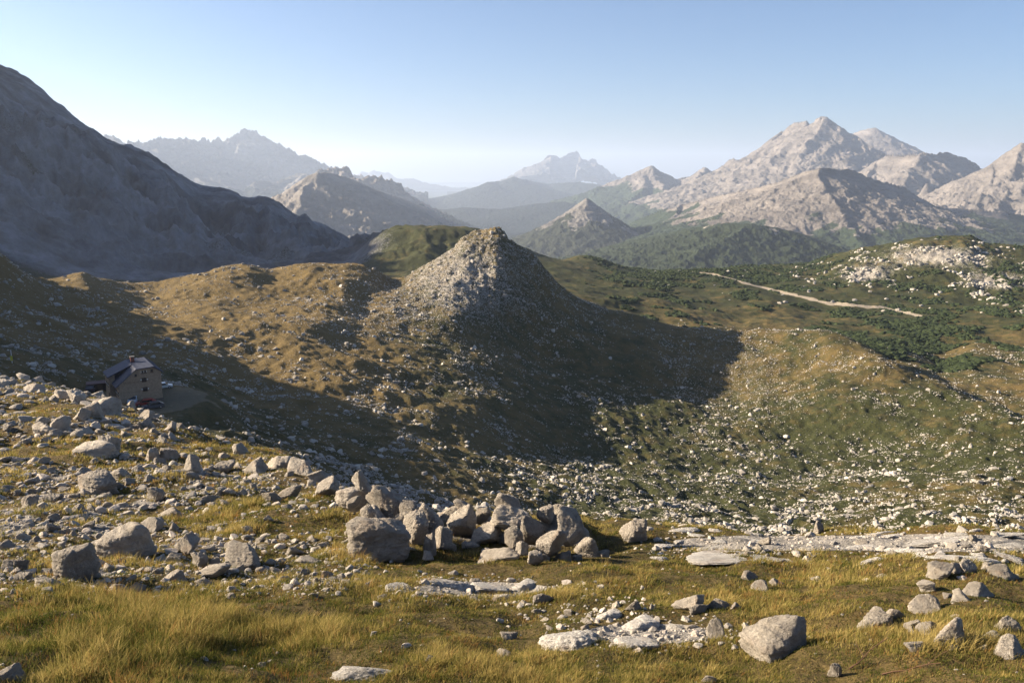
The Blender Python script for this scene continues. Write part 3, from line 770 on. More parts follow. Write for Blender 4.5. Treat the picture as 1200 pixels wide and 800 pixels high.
B = "boulder"
HEAP = "boulders heaped into a wall on the crest"
heap = [
 (424, 562, 30, 24, 12.6, "square boulder perched on top of the left end of the boulder heap"),
 (455, 588, 56, 44, 12.7, "big slanting block directly under the perched square boulder"),
 (411, 585, 40, 26, 13.2, "low jagged rock at the far left end of the boulder heap"),
 (384, 571, 28, 24, 17.0, "wedge shaped rock just left of the boulder heap, split by a crack"),
 (431, 603, 20, 22, 11.6, "small upright pale boulder standing above the biggest boulder of the heap"),
 (415, 588, 18, 16, 12.3, "small round rock tucked below the perched square boulder"),
 (443, 630, 76, 52, 10.9, "biggest boulder of the heap, a rounded grey dome at its left front"),
 (487, 618, 36, 40, 11.6, "dark shaded boulder right of the biggest boulder of the heap"),
 (504, 606, 38, 34, 11.9, "blocky boulder in the upper middle of the heap, left of the central gap"),
 (540, 613, 40, 44, 11.9, "tall shaded boulder in the middle of the heap beside the grass hollow"),
 (541, 593, 20, 15, 12.4, "small pale rock on top of the tall shaded middle boulder"),
 (503, 634, 20, 23, 11.0, "narrow upright stone at the foot of the heap near the grass hollow"),
 (502, 650, 14, 10, 10.7, "little stone lying in the grass at the foot of the narrow upright stone"),
 (594, 586, 32, 22, 12.3, "flat topped block crowning the right half of the boulder heap"),
 (600, 606, 56, 30, 12.1, "wide smooth boulder carrying the flat topped block"),
 (567, 603, 22, 22, 12.2, "pale rock left of the wide smooth boulder under the flat topped block"),
 (570, 628, 40, 32, 11.5, "shaded rock below and left of the wide smooth boulder"),
 (588, 648, 56, 22, 10.9, "low broad rock at the front foot of the heap bordering the dark grass"),
 (623, 618, 32, 32, 11.5, "rounded bright boulder below the right side of the flat topped block"),
 (602, 628, 26, 24, 11.3, "small grey rock wedged between the wide boulder and the rounded bright one"),
 (612, 641, 17, 15, 10.9, "fist shaped stone at the foot of the rounded bright boulder"),
 (646, 634, 40, 36, 10.9, "round boulder with a shaded right half at the right front of the heap"),
 (640, 603, 24, 20, 12.2, "small pale rock behind the rounded bright boulder on the heap skyline"),
 (655, 596, 18, 12, 12.6, "thin pale stone lying on the skyline at the right part of the heap"),
 (669, 614, 37, 36, 11.4, "bright pitted boulder on the upper right end of the heap"),
 (690, 641, 34, 28, 11.0, "darker boulder ending the heap at its lower right"),
 (628, 652, 20, 14, 10.6, "small stone below the round boulder at the front of the heap"),
 (743, 617, 34, 24, 12.6, "lone pitted boulder in the turf just right of the boulder heap"),
 (520, 628, 26, 24, 11.3, "dark rock low in the heap beside the narrow upright stone"),
 (480, 600, 26, 24, 12.4, "angular rock behind the dark shaded boulder at the left of the heap"),
 (658, 622, 16, 18, 11.6, "small filler stone between the two round boulders at the right of the heap"),
 (470, 612, 22, 26, 11.9, "leaning stone between the biggest boulder and the slanting block"),
]
heap += [(px_, py_, w_, h_, r_, lab_) for px_, py_, w_, h_, r_, lab_ in (
 (466, 640, 40, 30, 12.2, "shadowed rock deep behind the biggest boulder of the heap"),
 (525, 608, 34, 34, 12.8, "shadowed rock filling the back of the heap left of the middle boulder"),
 (560, 618, 36, 30, 12.4, "shadowed rock filling the gap right of the tall middle boulder"),
 (606, 632, 50, 32, 12.0, "shadowed rock under the wide smooth boulder"),
 (648, 616, 40, 30, 12.3, "shadowed rock behind the two round boulders"),
 (676, 630, 34, 26, 12.0, "shadowed rock behind the right end of the heap"),
 (436, 612, 50, 30, 12.4, "shadowed rock behind the dome of the biggest boulder"),
 (495, 628, 36, 30, 12.2, "shadowed rock behind the narrow upright stone"))]
FOOT = ["stone at the foot of the biggest boulder of the heap", "stone in the grass under the left part of the heap", "stone under the dark middle part of the heap", "stone at the foot of the round boulder of the heap", "stone at the lower right foot of the heap"]
for k_, (px_, py_, w_) in enumerate([(468, 652, 22), (483, 646, 20), (527, 643, 22), (552, 642, 24), (571, 650, 20), (637, 655, 18), (660, 652, 22), (676, 655, 14), (708, 649, 14), (426, 650, 18)]):
    heap.append((px_, py_, w_, w_ * .75, 10.7 + (656 - py_) * .05, ("pale ", "grey ")[k_ % 2] + FOOT[(0, 0, 2, 2, 2, 3, 3, 4, 4, 1)[k_]] + ("", ", the smaller one", "", ", the one farther right", ", nearest the grass hollow", "", ", the one farther right", "", ", the outermost one", "")[k_]))
for px, py, w, h, r, lab in heap:
    r = r - 10.75 + ground_hit(px, 658, 5)[3]
    place_rock(B, B, px, py, w, h, lab, HEAP, r=r, lift=1, mesh=ROUND[5] if w > 70 else ROUND[RNG.integers(len(ROUND))], tilt=RNG.uniform(-.05, .05))

FIELD = "large boulders in the rubble field"
for px, py, w, h, lab in [
 (148, 637, 66, 52, "tall double humped boulder in the middle of the lower left rubble field"),
 (84, 664, 54, 46, "round cleft boulder near the lower left corner, front of the rubble field"),
 (114, 568, 52, 32, "pyramid shaped boulder in the middle of the left rubble field"),
 (144, 556, 42, 18, "long low boulder behind the pyramid shaped one in the left rubble field"),
 (206, 603, 46, 22, "broad boulder with a sunlit top near a grass patch in the rubble field"),
 (284, 652, 58, 38, "big squat boulder with a dark vertical crack at the right end of the front rocks"),
 (220, 638, 30, 30, "blocky boulder between the double humped and the cracked squat boulder"),
 (234, 656, 28, 24, "shaded cube like rock just left of the cracked squat boulder"),
 (202, 656, 24, 17, "small square stone right of the double humped boulder"),
 (252, 660, 20, 18, "small brown rock touching the left side of the cracked squat boulder"),
 (224, 544, 26, 26, "blunt boulder in the rocky band halfway up the rubble field"),
 (196, 533, 30, 20, "pale boulder left of the blunt one in the middle rocky band"),
 (178, 534, 22, 22, "dark sided boulder at the left end of the middle rocky band"),
 (121, 477, 42, 26, "big rounded boulder on the upper crest in front of the hut"),
 (108, 482, 24, 20, "pale egg shaped rock leaning on the big crest boulder before the hut"),
 (90, 466, 28, 18, "weathered boulder on the upper crest left of the big rounded one"),
 (72, 463, 24, 14, "flat pale boulder farther left on the upper crest"),
 (40, 456, 24, 12, "bright boulder on the far left part of the upper crest"),
 (171, 487, 18, 14, "grey boulder on the crest below the parked cars"),
 (176, 498, 18, 17, "dark sided boulder just beneath the crest below the hut"),
 (199, 500, 16, 13, "pale boulder at the right end of the rocks below the hut"),
 (70, 498, 24, 20, "grey boulder in the upper left rocks above the grassy band"),
 (52, 503, 28, 18, "dark boulder left of the grey one above the grassy band"),
 (94, 487, 20, 20, "shaded boulder under the egg shaped rock"),
 (112, 528, 48, 22, "dark jagged outcrop boulder at the edge of the green turf on the left"),
 (128, 524, 26, 26, "pointed boulder at the right side of the dark jagged outcrop"),
 (182, 580, 26, 22, "notched boulder right of the pyramid shaped one"),
 (176, 616, 30, 20, "rough boulder behind the double humped one"),
 (60, 618, 20, 14, "reddish grey rock at the left of the lower rubble field"),
 (344, 645, 26, 16, "pale oval boulder alone in the grass right of the rubble field"),
 (360, 657, 38, 11, "flat pale stone in front of the oval boulder in the grass"),
 (382, 673, 22, 15, "small grey boulder in the grass left of the centre slabs"),
 (252, 668, 46, 22, "low grey outcrop in front of the cracked squat boulder"),
 (206, 676, 34, 16, "low pale rock at the front edge of the rubble near the tall grass"),
 (134, 692, 34, 16, "flat fronted rock lowest of the rubble field, beside the tall grass"),
 (158, 691, 26, 14, "shaded rock touching the lowest flat fronted one"),
 (240, 682, 30, 14, "pale low rock at the grass edge below the grey outcrop"),
 (52, 683, 34, 16, "dark low rock left of the cleft boulder base"),
 (18, 664, 26, 16, "pale rock at the left frame edge beside the cleft boulder"),
 (8, 792, 34, 22, "shaded grey rock in the bottom left corner of the picture"),
 (316, 608, 14, 10, "small white stone alone in the mossy turf right of the rubble"),
 (28, 676, 18, 12, "small grey rock between the left edge and the dark low rock"),
 (300, 548, 36, 24, "knobbly boulder in the long outcrop on the middle crest"),
 (329, 541, 40, 24, "bright boulder at the head of the long slanting outcrop"),
 (352, 548, 44, 24, "ribbed boulder in the middle of the long slanting outcrop"),
 (374, 558, 34, 20, "tapering boulder at the lower right end of the long slanting outcrop"),
 (283, 527, 26, 16, "pale boulder on the crest left of the slanting outcrop"),
 (264, 548, 28, 18, "broad boulder left of the knobbly one"),
 (338, 578, 40, 22, "rounded outcrop boulder below the slanting outcrop"),
 (318, 583, 26, 18, "split boulder left of the rounded outcrop boulder"),
 (245, 585, 22, 14, "dark topped boulder between the mossy patches"),
 (10, 640, 26, 16, "grey boulder at the left edge above the cleft boulder"),
 (36, 590, 26, 18, "slanting boulder at the left part of the rubble field"),
 (62, 585, 22, 14, "pale flat boulder left of the pyramid shaped one"),
 (92, 597, 20, 12, "low boulder below the pyramid shaped one")]:
    place_rock(B, B, px, py, w * .82, h * .80, lab, FIELD, mesh=(ROUND[5] if w > 60 else ROUND[RNG.integers(len(ROUND))]) if w >= 38 else None)

TURF = "rocks scattered on the sunlit turf at right"
for px, py, w, h, lab in [
 (911, 749, 74, 46, "largest white rock on the right turf, with a dark shadow beside it"),
 (838, 738, 22, 26, "small pointed upright rock left of the largest white rock"),
 (806, 705, 38, 24, "grey topped rock at the left of a row of three on the turf"),
 (819, 713, 24, 13, "pale small rock in front of the grey topped rock"),
 (841, 707, 30, 16, "flat grey rock at the right of the row of three on the turf"),
 (862, 710, 14, 10, "little stone at the right end of the row on the turf"),
 (1023, 730, 46, 26, "brownish humped rock right of the middle of the turf"),
 (1049, 719, 18, 13, "small grey rock behind the brownish humped one"),
 (1084, 711, 32, 22, "angular rock with a sunlit left face above the pair of blocks"),
 (1072, 735, 18, 18, "pale block, left half of a pair, right of the brownish humped rock"),
 (1088, 737, 20, 15, "grey pitted block, right half of the pair"),
 (1114, 745, 34, 34, "tall smooth tan block with a shaded right face on the right turf"),
 (1181, 733, 18, 20, "small upright white rock near the right edge"),
 (1185, 760, 32, 22, "pale flat rock below the upright white rock at the right edge"),
 (1074, 759, 24, 11, "low pale stone in front of the pair of blocks"),
 (978, 786, 15, 20, "small pointed grey rock near the bottom right, by a dry twig"),
 (1102, 671, 28, 17, "white domed rock below the bright pavement slab"),
 (1086, 688, 20, 13, "small white rock between the domed rock and the angular rock"),
 (1135, 665, 18, 15, "pale knobby rock right of the white domed rock"),
 (1120, 667, 16, 13, "dark grey rock between the domed and the knobby rock"),
 (1175, 672, 26, 13, "wedge shaped grey rock near the right edge below the slab"),
 (1157, 666, 14, 9, "small cream rock left of the wedge shaped grey one"),
 (1126, 700, 22, 12, "left end of the low rock ridge in the turf"),
 (1146, 693, 32, 14, "right and longer part of the low rock ridge in the turf"),
 (958, 678, 13, 9, "tiny white stone in the grass above the brownish humped rock"),
 (879, 675, 22, 11, "flat pale stone in the turf below the left pavement slab"),
 (890, 687, 20, 13, "dark sided stone just below the flat pale one"),
 (911, 682, 17, 7, "thin flat stone right of the dark sided one"),
 (1035, 675, 13, 7, "tiny stone in the grass left of the white domed rock"),
 (829, 795, 24, 12, "pale rock at the bottom edge below the largest white rock"),
 (960, 619, 12, 16, "small dark stone pile standing on the right hand crest"),
 (1151, 758, 11, 8, "tiny dark stone in the shadow of the tall tan block"),
 (742, 711, 22, 13, "small grey rock beside the gravel right of the centre slabs"),
 (636, 701, 24, 15, "bright white rock at the right end of the centre slabs"),
 (590, 766, 22, 12, "half buried stone in the grass at the bottom centre"),
 (597, 745, 24, 9, "flat stone in the grass left of the lower slab"),
 (895, 634, 18, 12, "pointed rock on the bright crest slabs left of the stone pile")]:
    place_rock("rock", "rock", px, py, w, h, lab, TURF)

SL = "bare limestone slabs in the turf"
for px, py, w, h, lab in [
 (857, 650, 112, 13, "long bright slab below the crest at centre right"),
 (884, 632, 100, 10, "slab on the crest left of the small stone pile"),
 (1016, 628, 150, 11, "longest bright slab along the crest right of the stone pile"),
 (1130, 629, 130, 11, "bright slab on the crest at the far right"),
 (1112, 651, 90, 22, "broad white sloping slab below the far right crest"),
 (1180, 641, 60, 20, "bright slab touching the right edge"),
 (1060, 645, 50, 9, "narrow slab left of the broad white sloping one"),
 (925, 659, 24, 14, "small bright slab at the right end of the long one"),
 (980, 641, 60, 8, "thin slab just below the crest near the stone pile"),
 (800, 622, 34, 7, "small slab at the left start of the crest slabs"),
 (520, 684, 74, 20, "largest slab of the centre row below the boulder heap"),
 (572, 690, 48, 17, "domed slab right of the largest centre one"),
 (471, 690, 40, 8, "thin slab at the left end of the centre row"),
 (590, 701, 34, 9, "low slab in front of the domed centre one"),
 (615, 686, 44, 18, "reddish slab near the right end of the centre row"),
 (670, 750, 84, 30, "big pale slab in the lower centre"),
 (745, 757, 56, 12, "low slab right of the big pale lower one"),
 (752, 732, 72, 20, "rough slab above the low one right of centre"),
 (715, 722, 50, 12, "gravelly slab between the centre row and the rough slab"),
 (791, 737, 32, 26, "tilted slab left of the small pointed upright rock"),
 (425, 797, 112, 12, "pale slab cut by the bottom edge left of centre"),
 (1156, 747, 40, 8, "thin slab behind the tall tan block's shadow")]:
    slab(px, py, w, h, lab, SL)
bits = 0
while bits < 46:
    a_, b_ = RNG.uniform(770, 1200), RNG.normal(638, 13)
    if not 616 < b_ < 668: continue
    slab(a_, b_, RNG.uniform(10, 44), RNG.uniform(3, 8), "small broken piece of bare white rock among the bright crest slabs", "broken pieces of the crest slabs"); bits += 1

# smaller stones: the 240 largest are things, the rest is rubble
def field_density(px, py):
    f = sstep(500, 400, px + (py - 560) * .2) * sstep(705, 685, py)
    g = blob(px, py, 70, 532, 110, 15) + blob(px, py, 290, 525, 60, 12) + blob(px, py, 330, 612, 110, 20) + blob(px, py, 40, 478, 40, 10)
    f = f * np.clip(1.0 - 1.1 * g, 0.03, 1)
    f2 = .9 * (blob(px, py, 770, 745, 80, 14) + blob(px, py, 690, 715, 70, 12) + blob(px, py, 560, 690, 90, 12) + .9 * blob(px, py, 1080, 640, 170, 14) + .6 * blob(px, py, 860, 640, 90, 12))
    return np.maximum(f, f2) + .012
def scatter_stones():
    n = 170000
    az = RNG.uniform(R(-34), R(34), n); r = np.exp(RNG.uniform(math.log(4.6), math.log(60), n))
    x, y = np.sin(az) * r, np.cos(az) * r; z = ground_z(x, y)
    px, py = proj(x, y, z)
    clump = .45 + .9 * sstep(-.25, .35, fbm(x, y, np.float64(1.0), 4, 41) )
    keep = RNG.uniform(0, 1, n) < field_density(px, py) * clump * .55
    # foreshortening: as many per square metre near as far
    x, y, z, r, px, py = [q[keep] for q in (x, y, z, r, px, py)]
    size = 2.4 * (1 - RNG.uniform(0, 1, len(x))) ** (-1 / 1.75)      # pixels
    size = np.minimum(size, 13)
    o = np.argsort(-size)
    out = []
    T = np.array(TAKEN)
    for i in o[:26000]:
        if size[i] > 4:
            d = np.hypot(T[:, 0] - px[i], (T[:, 1] - py[i]) * 1.5)
            if (d < (T[:, 2] + size[i] * .5) * .72).any(): continue
            T = np.vstack([T, (px[i], py[i], size[i] * .5)])
        out.append((x[i], y[i], z[i], size[i] * r[i] / F_PX, px[i], py[i]))
    return np.array(out)
ST = scatter_stones()
NBIG = 250
SG = "small stones of the rubble field"
import re
from collections import Counter
short = {}
for o in scene.objects:
    if o.get('category') in ('boulder', 'rock', 'flat rock') and 'small broken' not in o['label']:
        t_ = re.split(r",| (?:in|at|near|on|under|behind|between|left|right|of|below|above|below|that|halfway|farther|from|the|with|just|lying|standing|alone|touching|carrying|leaning|ending|cut|perched) ", o['label'])[0]
        short[o.name] = (t_, o)
cnt = Counter(v[0] for v in short.values())
AN, AP = [], []
for k_, (t_, o) in short.items():
    if cnt[t_] == 1 and len(t_.split()) >= 2 and len(t_.split()) <= 7:
        a_, b_ = proj(o.location[0], o.location[1], o.location[2]); AN.append(t_); AP.append((float(a_), float(b_)))
AP = np.array(AP)
def by_anchor(px, py, what):
    dd = np.hypot(AP[:, 0] - px, (AP[:, 1] - py) * 2.0); q_ = int(np.argmin(dd)); ddx, ddy = px - AP[q_, 0], (py - AP[q_, 1]) * 2.0
    side_ = ("right of" if ddx > 0 else "left of") if abs(ddx) > abs(ddy) else ("in front of" if ddy > 0 else "behind")
    ext = ("close " if dd[q_] < 22 else "some way " if dd[q_] > 45 else "just ")
    return what + " " + ext + side_ + " the " + AN[q_]
for o in scene.objects:
    if 'small broken' in o.get('label', ''):
        a_, b_ = proj(*o.location)
        o['label'] = by_anchor(float(a_), float(b_), "broken piece of white rock pavement")
for i, (x, y, z, s, px, py) in enumerate(ST[:NBIG]):
    me = STONES[RNG.integers(len(STONES))]
    a = RNG.uniform(.7, 1.1)
    o = link("stone", me, M_ROCK, loc=(x, y, z + s * .12), rot=(RNG.uniform(-.3, .3), RNG.uniform(-.3, .3), RNG.uniform(0, 6.28)), scale=(s / 2 * 1.15, s / 2 * a, s / 2 * RNG.uniform(.5, .85)))
    lab = by_anchor(px, py, ("small stone", "smallish rock")[int(s * F_PX / math.hypot(x, y) > 11.5)])
    tag(o, lab, "stone", SG)

def merged(name, P, S, subs, seed, mat, squash=(.45, .85), kind='stuff', smooth=False, cols=None):
    """many small bodies in one mesh: P (n,3) places, S (n,) diameters"""
    rg = np.random.default_rng(seed)
    vs, fs, off, cs = [], [], 0, []
    shapes = [rock_shape(seed + 900 + k, subs, 8, .16, 30) for k in range(10)]
    kind_i = rg.integers(0, 10, len(P))
    for k, (v, f) in enumerate(shapes):
        m = kind_i == k; n = m.sum()
        if n == 0: continue
        a = rg.uniform(0, 6.28, n); sc = np.stack([S[m] / 2 * rg.uniform(.8, 1.3, n), S[m] / 2 * rg.uniform(.7, 1.1, n), S[m] / 2 * rg.uniform(*squash, n)], 1)
        q = v[None] * sc[:, None, :]
        tx = rg.uniform(-.4, .4, n)[:, None]
        q = np.stack([q[..., 0] * np.cos(tx) - q[..., 2] * np.sin(tx), q[..., 1], q[..., 0] * np.sin(tx) + q[..., 2] * np.cos(tx)], -1)
        ca, sa = np.cos(a)[:, None], np.sin(a)[:, None]
        q = np.stack([q[..., 0] * ca - q[..., 1] * sa, q[..., 0] * sa + q[..., 1] * ca, q[..., 2]], -1) + P[m][:, None, :]
        vs.append(q.reshape(-1, 3)); fs.append((f[None] + off + (np.arange(n) * len(v))[:, None, None]).reshape(-1, 3))
        off += n * len(v)
        g = rg.uniform(0, 1, n)
        cs.append(np.repeat(np.stack([g, g, g, np.ones(n)], 1), len(v), 0))
    me = mesh_from(name, np.concatenate(vs), np.concatenate(fs), smooth, {"tone": np.concatenate(cs)})
    o = link(name, me, mat); tag(o, kind=kind)
    return o

def rubble_material(name, a, b_, c):
    m, nt, b = new_mat(name)
    co = N(nt, "ShaderNodeTexCoord").outputs["Object"]
    at = N(nt, "ShaderNodeVertexColor", layer_name="tone")
    base = ramp(nt, at.outputs[0], [(0., a), (.7, b_), (1., c)])
    n1 = noise(nt, co, 6., 8, .7)
    col = mix(nt, ramp(nt, n1, [(.5, 0.), (.75, .6)]), base, (.13, .12, .11))
    nt.links.new(col, b.inputs["Base Color"])
    bump(nt, n1, .6, .04, b)
    return m
M_RUBBLE = rubble_material("rubble_stone", (.24, .22, .19), (.36, .33, .285), (.46, .40, .34))
M_SCREE = rubble_material("scree_stone", (.22, .205, .18), (.35, .33, .295), (.48, .45, .40))
R2 = ST[NBIG:]
big = R2[:, 3] * F_PX / np.hypot(R2[:, 0], R2[:, 1]) > 5
for sel, sub in ((big, 3), (~big, 2)):
    q = R2[sel]
    merged("rubble", q[:, :3] + np.array([0, 0, 1]) * (q[:, 3] * .08)[:, None], q[:, 3], sub, 5 + sub, M_RUBBLE, smooth=False, squash=(.4, .8))

def scatter_scree():
    n = 900000
    az = RNG.uniform(R(-34), R(34), n); r = np.exp(RNG.uniform(math.log(110), math.log(700), n))
    x, y = np.sin(az) * r, np.cos(az) * r; z = ground_z(x, y)
    px, py = proj(x, y, z)
    patch = fbm(x, y, 38, 4, 61); patch2 = fbm(x, y, 7, 3, 62)
    patch3 = fbm(x * 1.6, y * .7, 4.5, 3, 64)
    d = .03 + .95 * sstep(.05, .55, patch + .8 * patch2 + .7 * patch3)
    d = d + .9 * np.maximum(blob(px, py, 560, 320, 85, 70), .9 * blob(px, py, 470, 365, 75, 30)) * (r > 380) + .25 * sstep(-.2, .3, patch2) * sstep(500, 650, px) * sstep(480, 560, py) + .35 * blob(px, py, 880, 440, 60, 50)
    d = (d + .10 * sstep(520, 420, px) * sstep(-.1, .3, patch3)) * (1 - .15 * sstep(500, 350, px) * sstep(300, 400, r)) * sstep(720, 560, r)
    hx, hy, hz = unproj(158, 470, 200)
    d = d * (np.hypot(x - hx, y - hy) > 21)
    keep = RNG.uniform(0, 1, n) < d * .42
    x, y, z, r = x[keep], y[keep], z[keep], r[keep]
    s = .21 * (1 - RNG.uniform(0, 1, len(x))) ** (-1 / 2.1)
    s = np.clip(np.maximum(s, r * .0009 * RNG.uniform(.8, 1.6, len(r))), .18, np.where(r < 300, 1.7, 2.3))
    pk = (np.hypot(px[keep] - 545, (py[keep] - 330)) < 110) & (r > 380)
    s = np.where(pk, s * RNG.uniform(.8, 1.25, len(s)), s)
    return np.stack([x, y, z + s * .1], 1), s
SP_, SS_ = scatter_scree()
# outcrop blocks on the far knolls
n_ = 30000
a_ = RNG.uniform(R(8), R(34), n_); r_ = RNG.uniform(850, 1240, n_); x_, y_ = np.sin(a_) * r_, np.cos(a_) * r_; z_ = ground_z(x_, y_)
px_, py_ = proj(x_, y_, z_)
k_ = RNG.uniform(0, 1, n_) < (blob(px_, py_, 1100, 300, 90, 20) + blob(px_, py_, 1010, 322, 45, 12) + blob(px_, py_, 1175, 332, 55, 16) + .04) * sstep(0, .3, fbm(x_, y_, 30, 5, 141)) * .6
SP_ = np.concatenate([SP_, np.stack([x_, y_, z_], 1)[k_]]); SS_ = np.concatenate([SS_, RNG.uniform(1.2, 5.5, k_.sum())])
merged("scree", SP_, SS_, 1, 9, M_SCREE, squash=(.5, .95))

# ---------------------------------------------------------------- dwarf pine on the plateau
def leaf_material(name, a, b_):
    m, nt, b = new_mat(name)
    at = N(nt, "ShaderNodeVertexColor", layer_name="tone")
    nt.links.new(ramp(nt, at.outputs[0], [(0., a), (1., b_)]), b.inputs["Base Color"])
    return m
def scatter_pine():
    n = 120000
    az = RNG.uniform(R(-6), R(34), n); r = np.exp(RNG.uniform(math.log(560), math.log(1350), n))
    x, y = np.sin(az) * r, np.cos(az) * r; z = ground_z(x, y)
    _, scrub, _, path = cover(x, y, z, r)
    nn = fbm(x, y, 42, 5, 191)
    keep = (nn + (scrub - .42) * 1.3 > .06) & (path < .2) & (scrub > .02)
    x, y, z, r = x[keep], y[keep], z[keep], r[keep]
    s = RNG.uniform(1.6, 5.2, len(x))
    return np.stack([x, y, z + s * .12], 1), s
PP, PS = scatter_pine()
merged("dwarf_pine_scrub", PP, PS, 1, 15, leaf_material("dwarf_pine", (.015, .025, .009), (.035, .048, .018)), squash=(.3, .65))

# ---------------------------------------------------------------- grass
def grass():
    rg = np.random.default_rng(77)
    n = 52000
    az = rg.uniform(R(-35), R(35), n)
    r = np.exp(rg.uniform(math.log(4.2), math.log(17), n))
    n2 = 16000
    az2 = rg.uniform(R(-34), R(-8), n2); r2 = np.exp(rg.uniform(math.log(15), math.log(60), n2))
    az = np.concatenate([az, az2]); r = np.concatenate([r, r2])
    x, y = np.sin(az) * r, np.cos(az) * r; z = ground_z(x, y)
    rock, scr, dry, path = cover(x, y, z, r)
    px, py = proj(x, y, z)
    patch = fbm(x, y, 1.5, 4, 301); fine = fbm(x, y, .35, 3, 302)
    keep = (rg.uniform(0, 1, len(x)) < np.clip(1.05 - 1.45 * rock + .9 * patch + .8 * fine, 0.01, 1)) & (rock < .75)
    x, y, z, r, px, py, patch, fine, rock = [q[keep] for q in (x, y, z, r, px, py, patch, fine, rock)]
    m = len(x)
    tall = sstep(-.15, .45, patch) * (1 - rock * .9) + .7 * blob(px, py, 170, 745, 170, 30) + .6 * blob(px, py, 560, 640, 70, 12) + .3 * blob(px, py, 930, 665, 120, 22)
    L = (.045 + .105 * np.clip(tall, 0, 1.2)) * rg.uniform(.5, 1.35, m) * (.75 + .5 * sstep(-.1, .3, fine))
    L = L * (.62 + .38 * sstep(560, 350, px))
    L = np.where(r > 16, L * 1.35, L)
    nb = 11
    M = m * nb
    rep_ = lambda q: np.repeat(q, nb)
    rad = rep_(.02 + .03 * rg.uniform(0, 1, m)) * (1 + rep_(r) / 16) * np.sqrt(rg.uniform(0, 1, M))
    th = rg.uniform(0, 6.283, M)
    bx = rep_(x) + np.cos(th) * rad; by = rep_(y) + np.sin(th) * rad
    bz = ground_z(bx, by) - .006
    ll = rep_(L) * rg.uniform(.55, 1.2, M)
    lean = rg.uniform(.15, .9, M); la = th + rg.normal(0, .7, M)
    wdir = .35                                      # a light lean to the right, as combed by wind
    dx = np.cos(la) * lean + wdir * .5; dy = np.sin(la) * lean
    w = np.maximum(.0032, rep_(r) * .00055) * rg.uniform(.7, 1.3, M)
    ta = rg.uniform(0, 6.283, M); tx, ty = np.cos(ta) * w / 2, np.sin(ta) * w / 2
    def pt(t, side, k):
        hgt = ll * (t - .25 * lean * t * t)
        bend = ll * t * t * .8
        return np.stack([bx + dx * bend + tx * side * k, by + dy * bend + ty * side * k, bz + hgt], 1)
    V = np.stack([pt(0, -1, 1), pt(0, 1, 1), pt(.55, 1, .8), pt(.55, -1, .8), pt(1, 1, .12), pt(1, -1, .12)], 1)
    base = (np.arange(M) * 6)[:, None]
    Fq = np.concatenate([base + [0, 1, 2, 3], base + [3, 2, 4, 5]], 0)
    tone = rep_(np.clip(.50 + .75 * patch + .55 * fine + rg.normal(0, .2, m), 0, 1)) + rg.normal(0, .12, M)
    red = rep_((rg.uniform(0, 1, m) < .07 + .22 * sstep(.1, .5, fbm(x, y, .9, 3, 333))).astype(float)) * rg.uniform(.4, 1, M)
    c = np.stack([np.clip(tone, 0, 1), red, rg.uniform(0, 1, M), np.ones(M)], 1)
    C6 = np.repeat(c, 6, 0)
    mt, nt, b = new_mat("grass_blades")
    at = N(nt, "ShaderNodeVertexColor", layer_name="tone")
    sp = N(nt, "ShaderNodeSeparateColor"); nt.links.new(at.outputs[0], sp.inputs[0])
    col = ramp(nt, sp.outputs[0], [(0., (.030, .048, .010)), (.36, (.085, .095, .022)), (.62, (.19, .165, .045)), (1., (.40, .31, .115))])
    col = mix(nt, math_n(nt, 'MULTIPLY', sp.outputs[1], .75), col, (.30, .13, .05))
    nt.nodes.remove(b)
    out = nt.nodes["Material Output"]
    df = N(nt, "ShaderNodeBsdfDiffuse"); tr = N(nt, "ShaderNodeBsdfTranslucent"); ms = N(nt, "ShaderNodeMixShader"); ms.inputs[0].default_value = .4
    nt.links.new(col, df.inputs[0]); nt.links.new(col, tr.inputs[0])
    nt.links.new(df.outputs[0], ms.inputs[1]); nt.links.new(tr.outputs[0], ms.inputs[2]); nt.links.new(ms.outputs[0], out.inputs["Surface"])
    o = link("grass", mesh_from("grass", V.reshape(-1, 3), Fq, False, {"tone": C6}), mt)
    tag(o, kind='stuff')
grass()

# ---------------------------------------------------------------- the hut and what stands round it
def flat_mat(name, col, rough=.8, metal=0., spec=.2, noise_amt=.25, nscale=3.):
    m, nt, b = new_mat(name)
    co = N(nt, "ShaderNodeTexCoord").outputs["Object"]
    n = noise(nt, co, nscale, 6, .65)
    lo = tuple(c * (1 - noise_amt) for c in col); hi = tuple(min(1, c * (1 + noise_amt)) for c in col)
    nt.links.new(mix(nt, ramp(nt, n, [(.3, 0.), (.7, 1.)]), lo, hi), b.inputs["Base Color"])
    b.inputs["Roughness"].default_value = rough; b.inputs["Metallic"].default_value = metal
    b.inputs["Specular IOR Level"].default_value = spec
    return m

def prism(outline, y0, y1):
    """outline (x, z) counter-clockwise seen from the front (-y); closed solid from y0 (front) to y1"""
    n = len(outline)
    bm = bmesh.new()
    a = [bm.verts.new((x, y0, z)) for x, z in outline]; c = [bm.verts.new((x, y1, z)) for x, z in outline]
    bm.faces.new(a); bm.faces.new(c[::-1])
    for i in range(n):
        bm.faces.new((a[(i + 1) % n], a[i], c[i], c[(i + 1) % n]))
    bmesh.ops.recalc_face_normals(bm, faces=bm.faces)
    return bm

def box(x0, x1, y0, y1, z0, z1, bm=None, bevel=0.):
    bm = bm or bmesh.new()
    v = [bm.verts.new((x, y, z)) for z in (z0, z1) for x, y in ((x0, y0), (x1, y0), (x1, y1), (x0, y1))]
    for f in ((3, 2, 1, 0), (4, 5, 6, 7), (0, 1, 5, 4), (1, 2, 6, 5), (2, 3, 7, 6), (3, 0, 4, 7)):
        bm.faces.new([v[i] for i in f])
    if bevel: bmesh.ops.bevel(bm, geom=list(bm.edges), offset=bevel, segments=2, affect='EDGES')
    return bm

